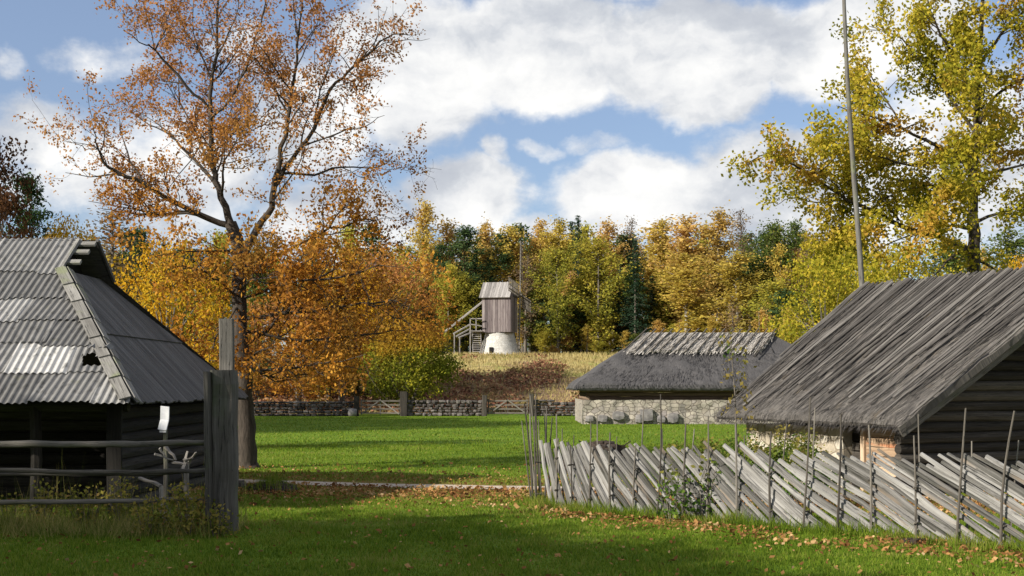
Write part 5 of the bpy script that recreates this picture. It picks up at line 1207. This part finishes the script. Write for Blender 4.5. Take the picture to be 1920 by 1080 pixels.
C = np.array([(wx(510, d) + r.normal(0, .26), d + r.normal(0, .2), 0) for _ in range(900)]); hh = .06 + .13 * np.exp(-((C[:, 0] - wx(510, d)) / .28) ** 2) ; aa = r.uniform(0, 6.28, 900); sd = np.stack([np.cos(aa), np.sin(aa), 0 * aa], 1) * .007; tip = C + np.stack([r.normal(0, .05, 900), r.normal(0, .05, 900), hh * 1.7 * r.uniform(.6, 1.2, 900)], 1)
quads_obj('tuft', np.stack([C - sd, C + sd, tip], 1), M_GRASS, mo, origin=pf(510, d), nper=3)
mb = MB(); mb.tube([(wx(438, 23.0), 23.0, .09), (wx(459, 23.0), 22.9, .09)], [.085, .085], n=12, wob=.04); tag(mb.build('log', M_STAKE, None, origin=pf(448, 23)), 'short dark log lying by the path just right of the gatepost', 'log')
mb = MB(); d = CAM_H * FPX / (1020 - HORIZON)
for i in range(16): a = r.uniform(0, 6.28); q = math.sqrt(r.random()); mb.stone((wx(1722, d) + math.cos(a)*q*.14, d + math.sin(a)*q*.1, .03), (.1, .1, .07), rot=a, jit=.3)
tag(mb.build('molehill', M_EARTH, None, origin=pf(1722, d)), 'small dark earth clump at the foot of the slat fence right side', 'mound')



# unseen trees added beyond the left edge of the picture to cast shade over the near grass and the far meadow
def added_shade_grove():
    r = np.random.default_rng(91); V = []; mi = []; mats = [L_ASPEN, L_GREEN, L_MAPLEY]; tb = MB()
    kinds = [('aspen', 0), ('green', 0), ('maple', 0)]
    spots = [(-15.5, p, 1.0) for p in np.arange(1.5, 16.6, 1.55)] + [(-18.5, p, 1.12) for p in np.arange(0.5, 16, 2.2)] + [(2.0, p, 1.35) for p in np.arange(52, 67, 2.4)] + [(5, p, 1.15) for p in np.arange(58, 67, 3.0)]
    for (sx_, p_, hs) in spots:
        x = .848 * sx_ - .53 * p_; y = .53 * sx_ + .848 * p_; k = kinds[r.integers(3)]; p = proto(*k)
        H = 13.6 * hs * r.uniform(.93, 1.04); h = H / p['H']; w = r.uniform(.75, 1.0) * 6.0 / p['W']
        Q = p['V'] * (w, w, h) + (x, y, 0); V.append(Q); mi.append(np.full(len(Q), mats.index(p['lm'])))
        tb.tube(np.asarray(p['tubes'][0][0]) * (w, w, h) + (x, y, 0), p['tubes'][0][1], n=6, cap=False)
    tag(quads_obj('added_shade_trees', np.concatenate(V), None, mats=mats, midx=np.concatenate(mi)), kind='stuff')
    tag(tb.build('added_shade_trunks', M_BARKL), kind='stuff')
added_shade_grove()

# bracken and dry grass standing on the hill slope
def hill_cover():
    r = np.random.default_rng(303); n = 26000; X = r.uniform(-24, 7, n); Y = r.uniform(82, 108, n); ok = []; C = []
    for x, y in zip(X, Y):
        z = gz(x, y); m = .22 * min(3.2 - x, .7) + .40 * (2.9 - z) + 1.7 * mnoise.noise(Vector((x * .20, y * .16, 5)))
        if m > -.05 + .3 * r.random(): C.append((x, y, z + r.uniform(.03, .38)))
    tag(quads_obj('bracken', leaf_quads(np.array(C), .26, r, aspect=.6, flat=.35), L_BRACKEN), kind='stuff')
    n = 30000; X = r.uniform(-20, 26, n); Y = r.uniform(82, 118, n); Z = np.array([gz(x, y) for x, y in zip(X, Y)]); a = r.uniform(0, 6.28, n); w = .05 * r.uniform(.5, 1.2, n); h = r.uniform(.10, .42, n)
    B_ = np.stack([X, Y, Z], 1); sd = np.stack([np.cos(a), np.sin(a), 0 * a], 1) * w[:, None]; tip = B_ + np.stack([r.normal(0, .12, n), r.normal(0, .12, n), h], 1)
    tag(quads_obj('hill_grass', np.stack([B_ - sd, B_ + sd, tip], 1), L_HILLG, nper=3), kind='stuff')
L_BRACKEN = leaf_mat('bracken_fronds', [(.085, .04, .03), (.19, .09, .06), (.32, .17, .10), (.38, .26, .14)], patch=(.16, .15, .05), patch_scale=.35, objvar=0, trans=.25)
L_HILLG = leaf_mat('dry_hill_grass', [(.24, .19, .08), (.36, .29, .13), (.46, .39, .19)], patch=(.22, .22, .07), patch_scale=.3, objvar=0, trans=.3)
hill_cover()
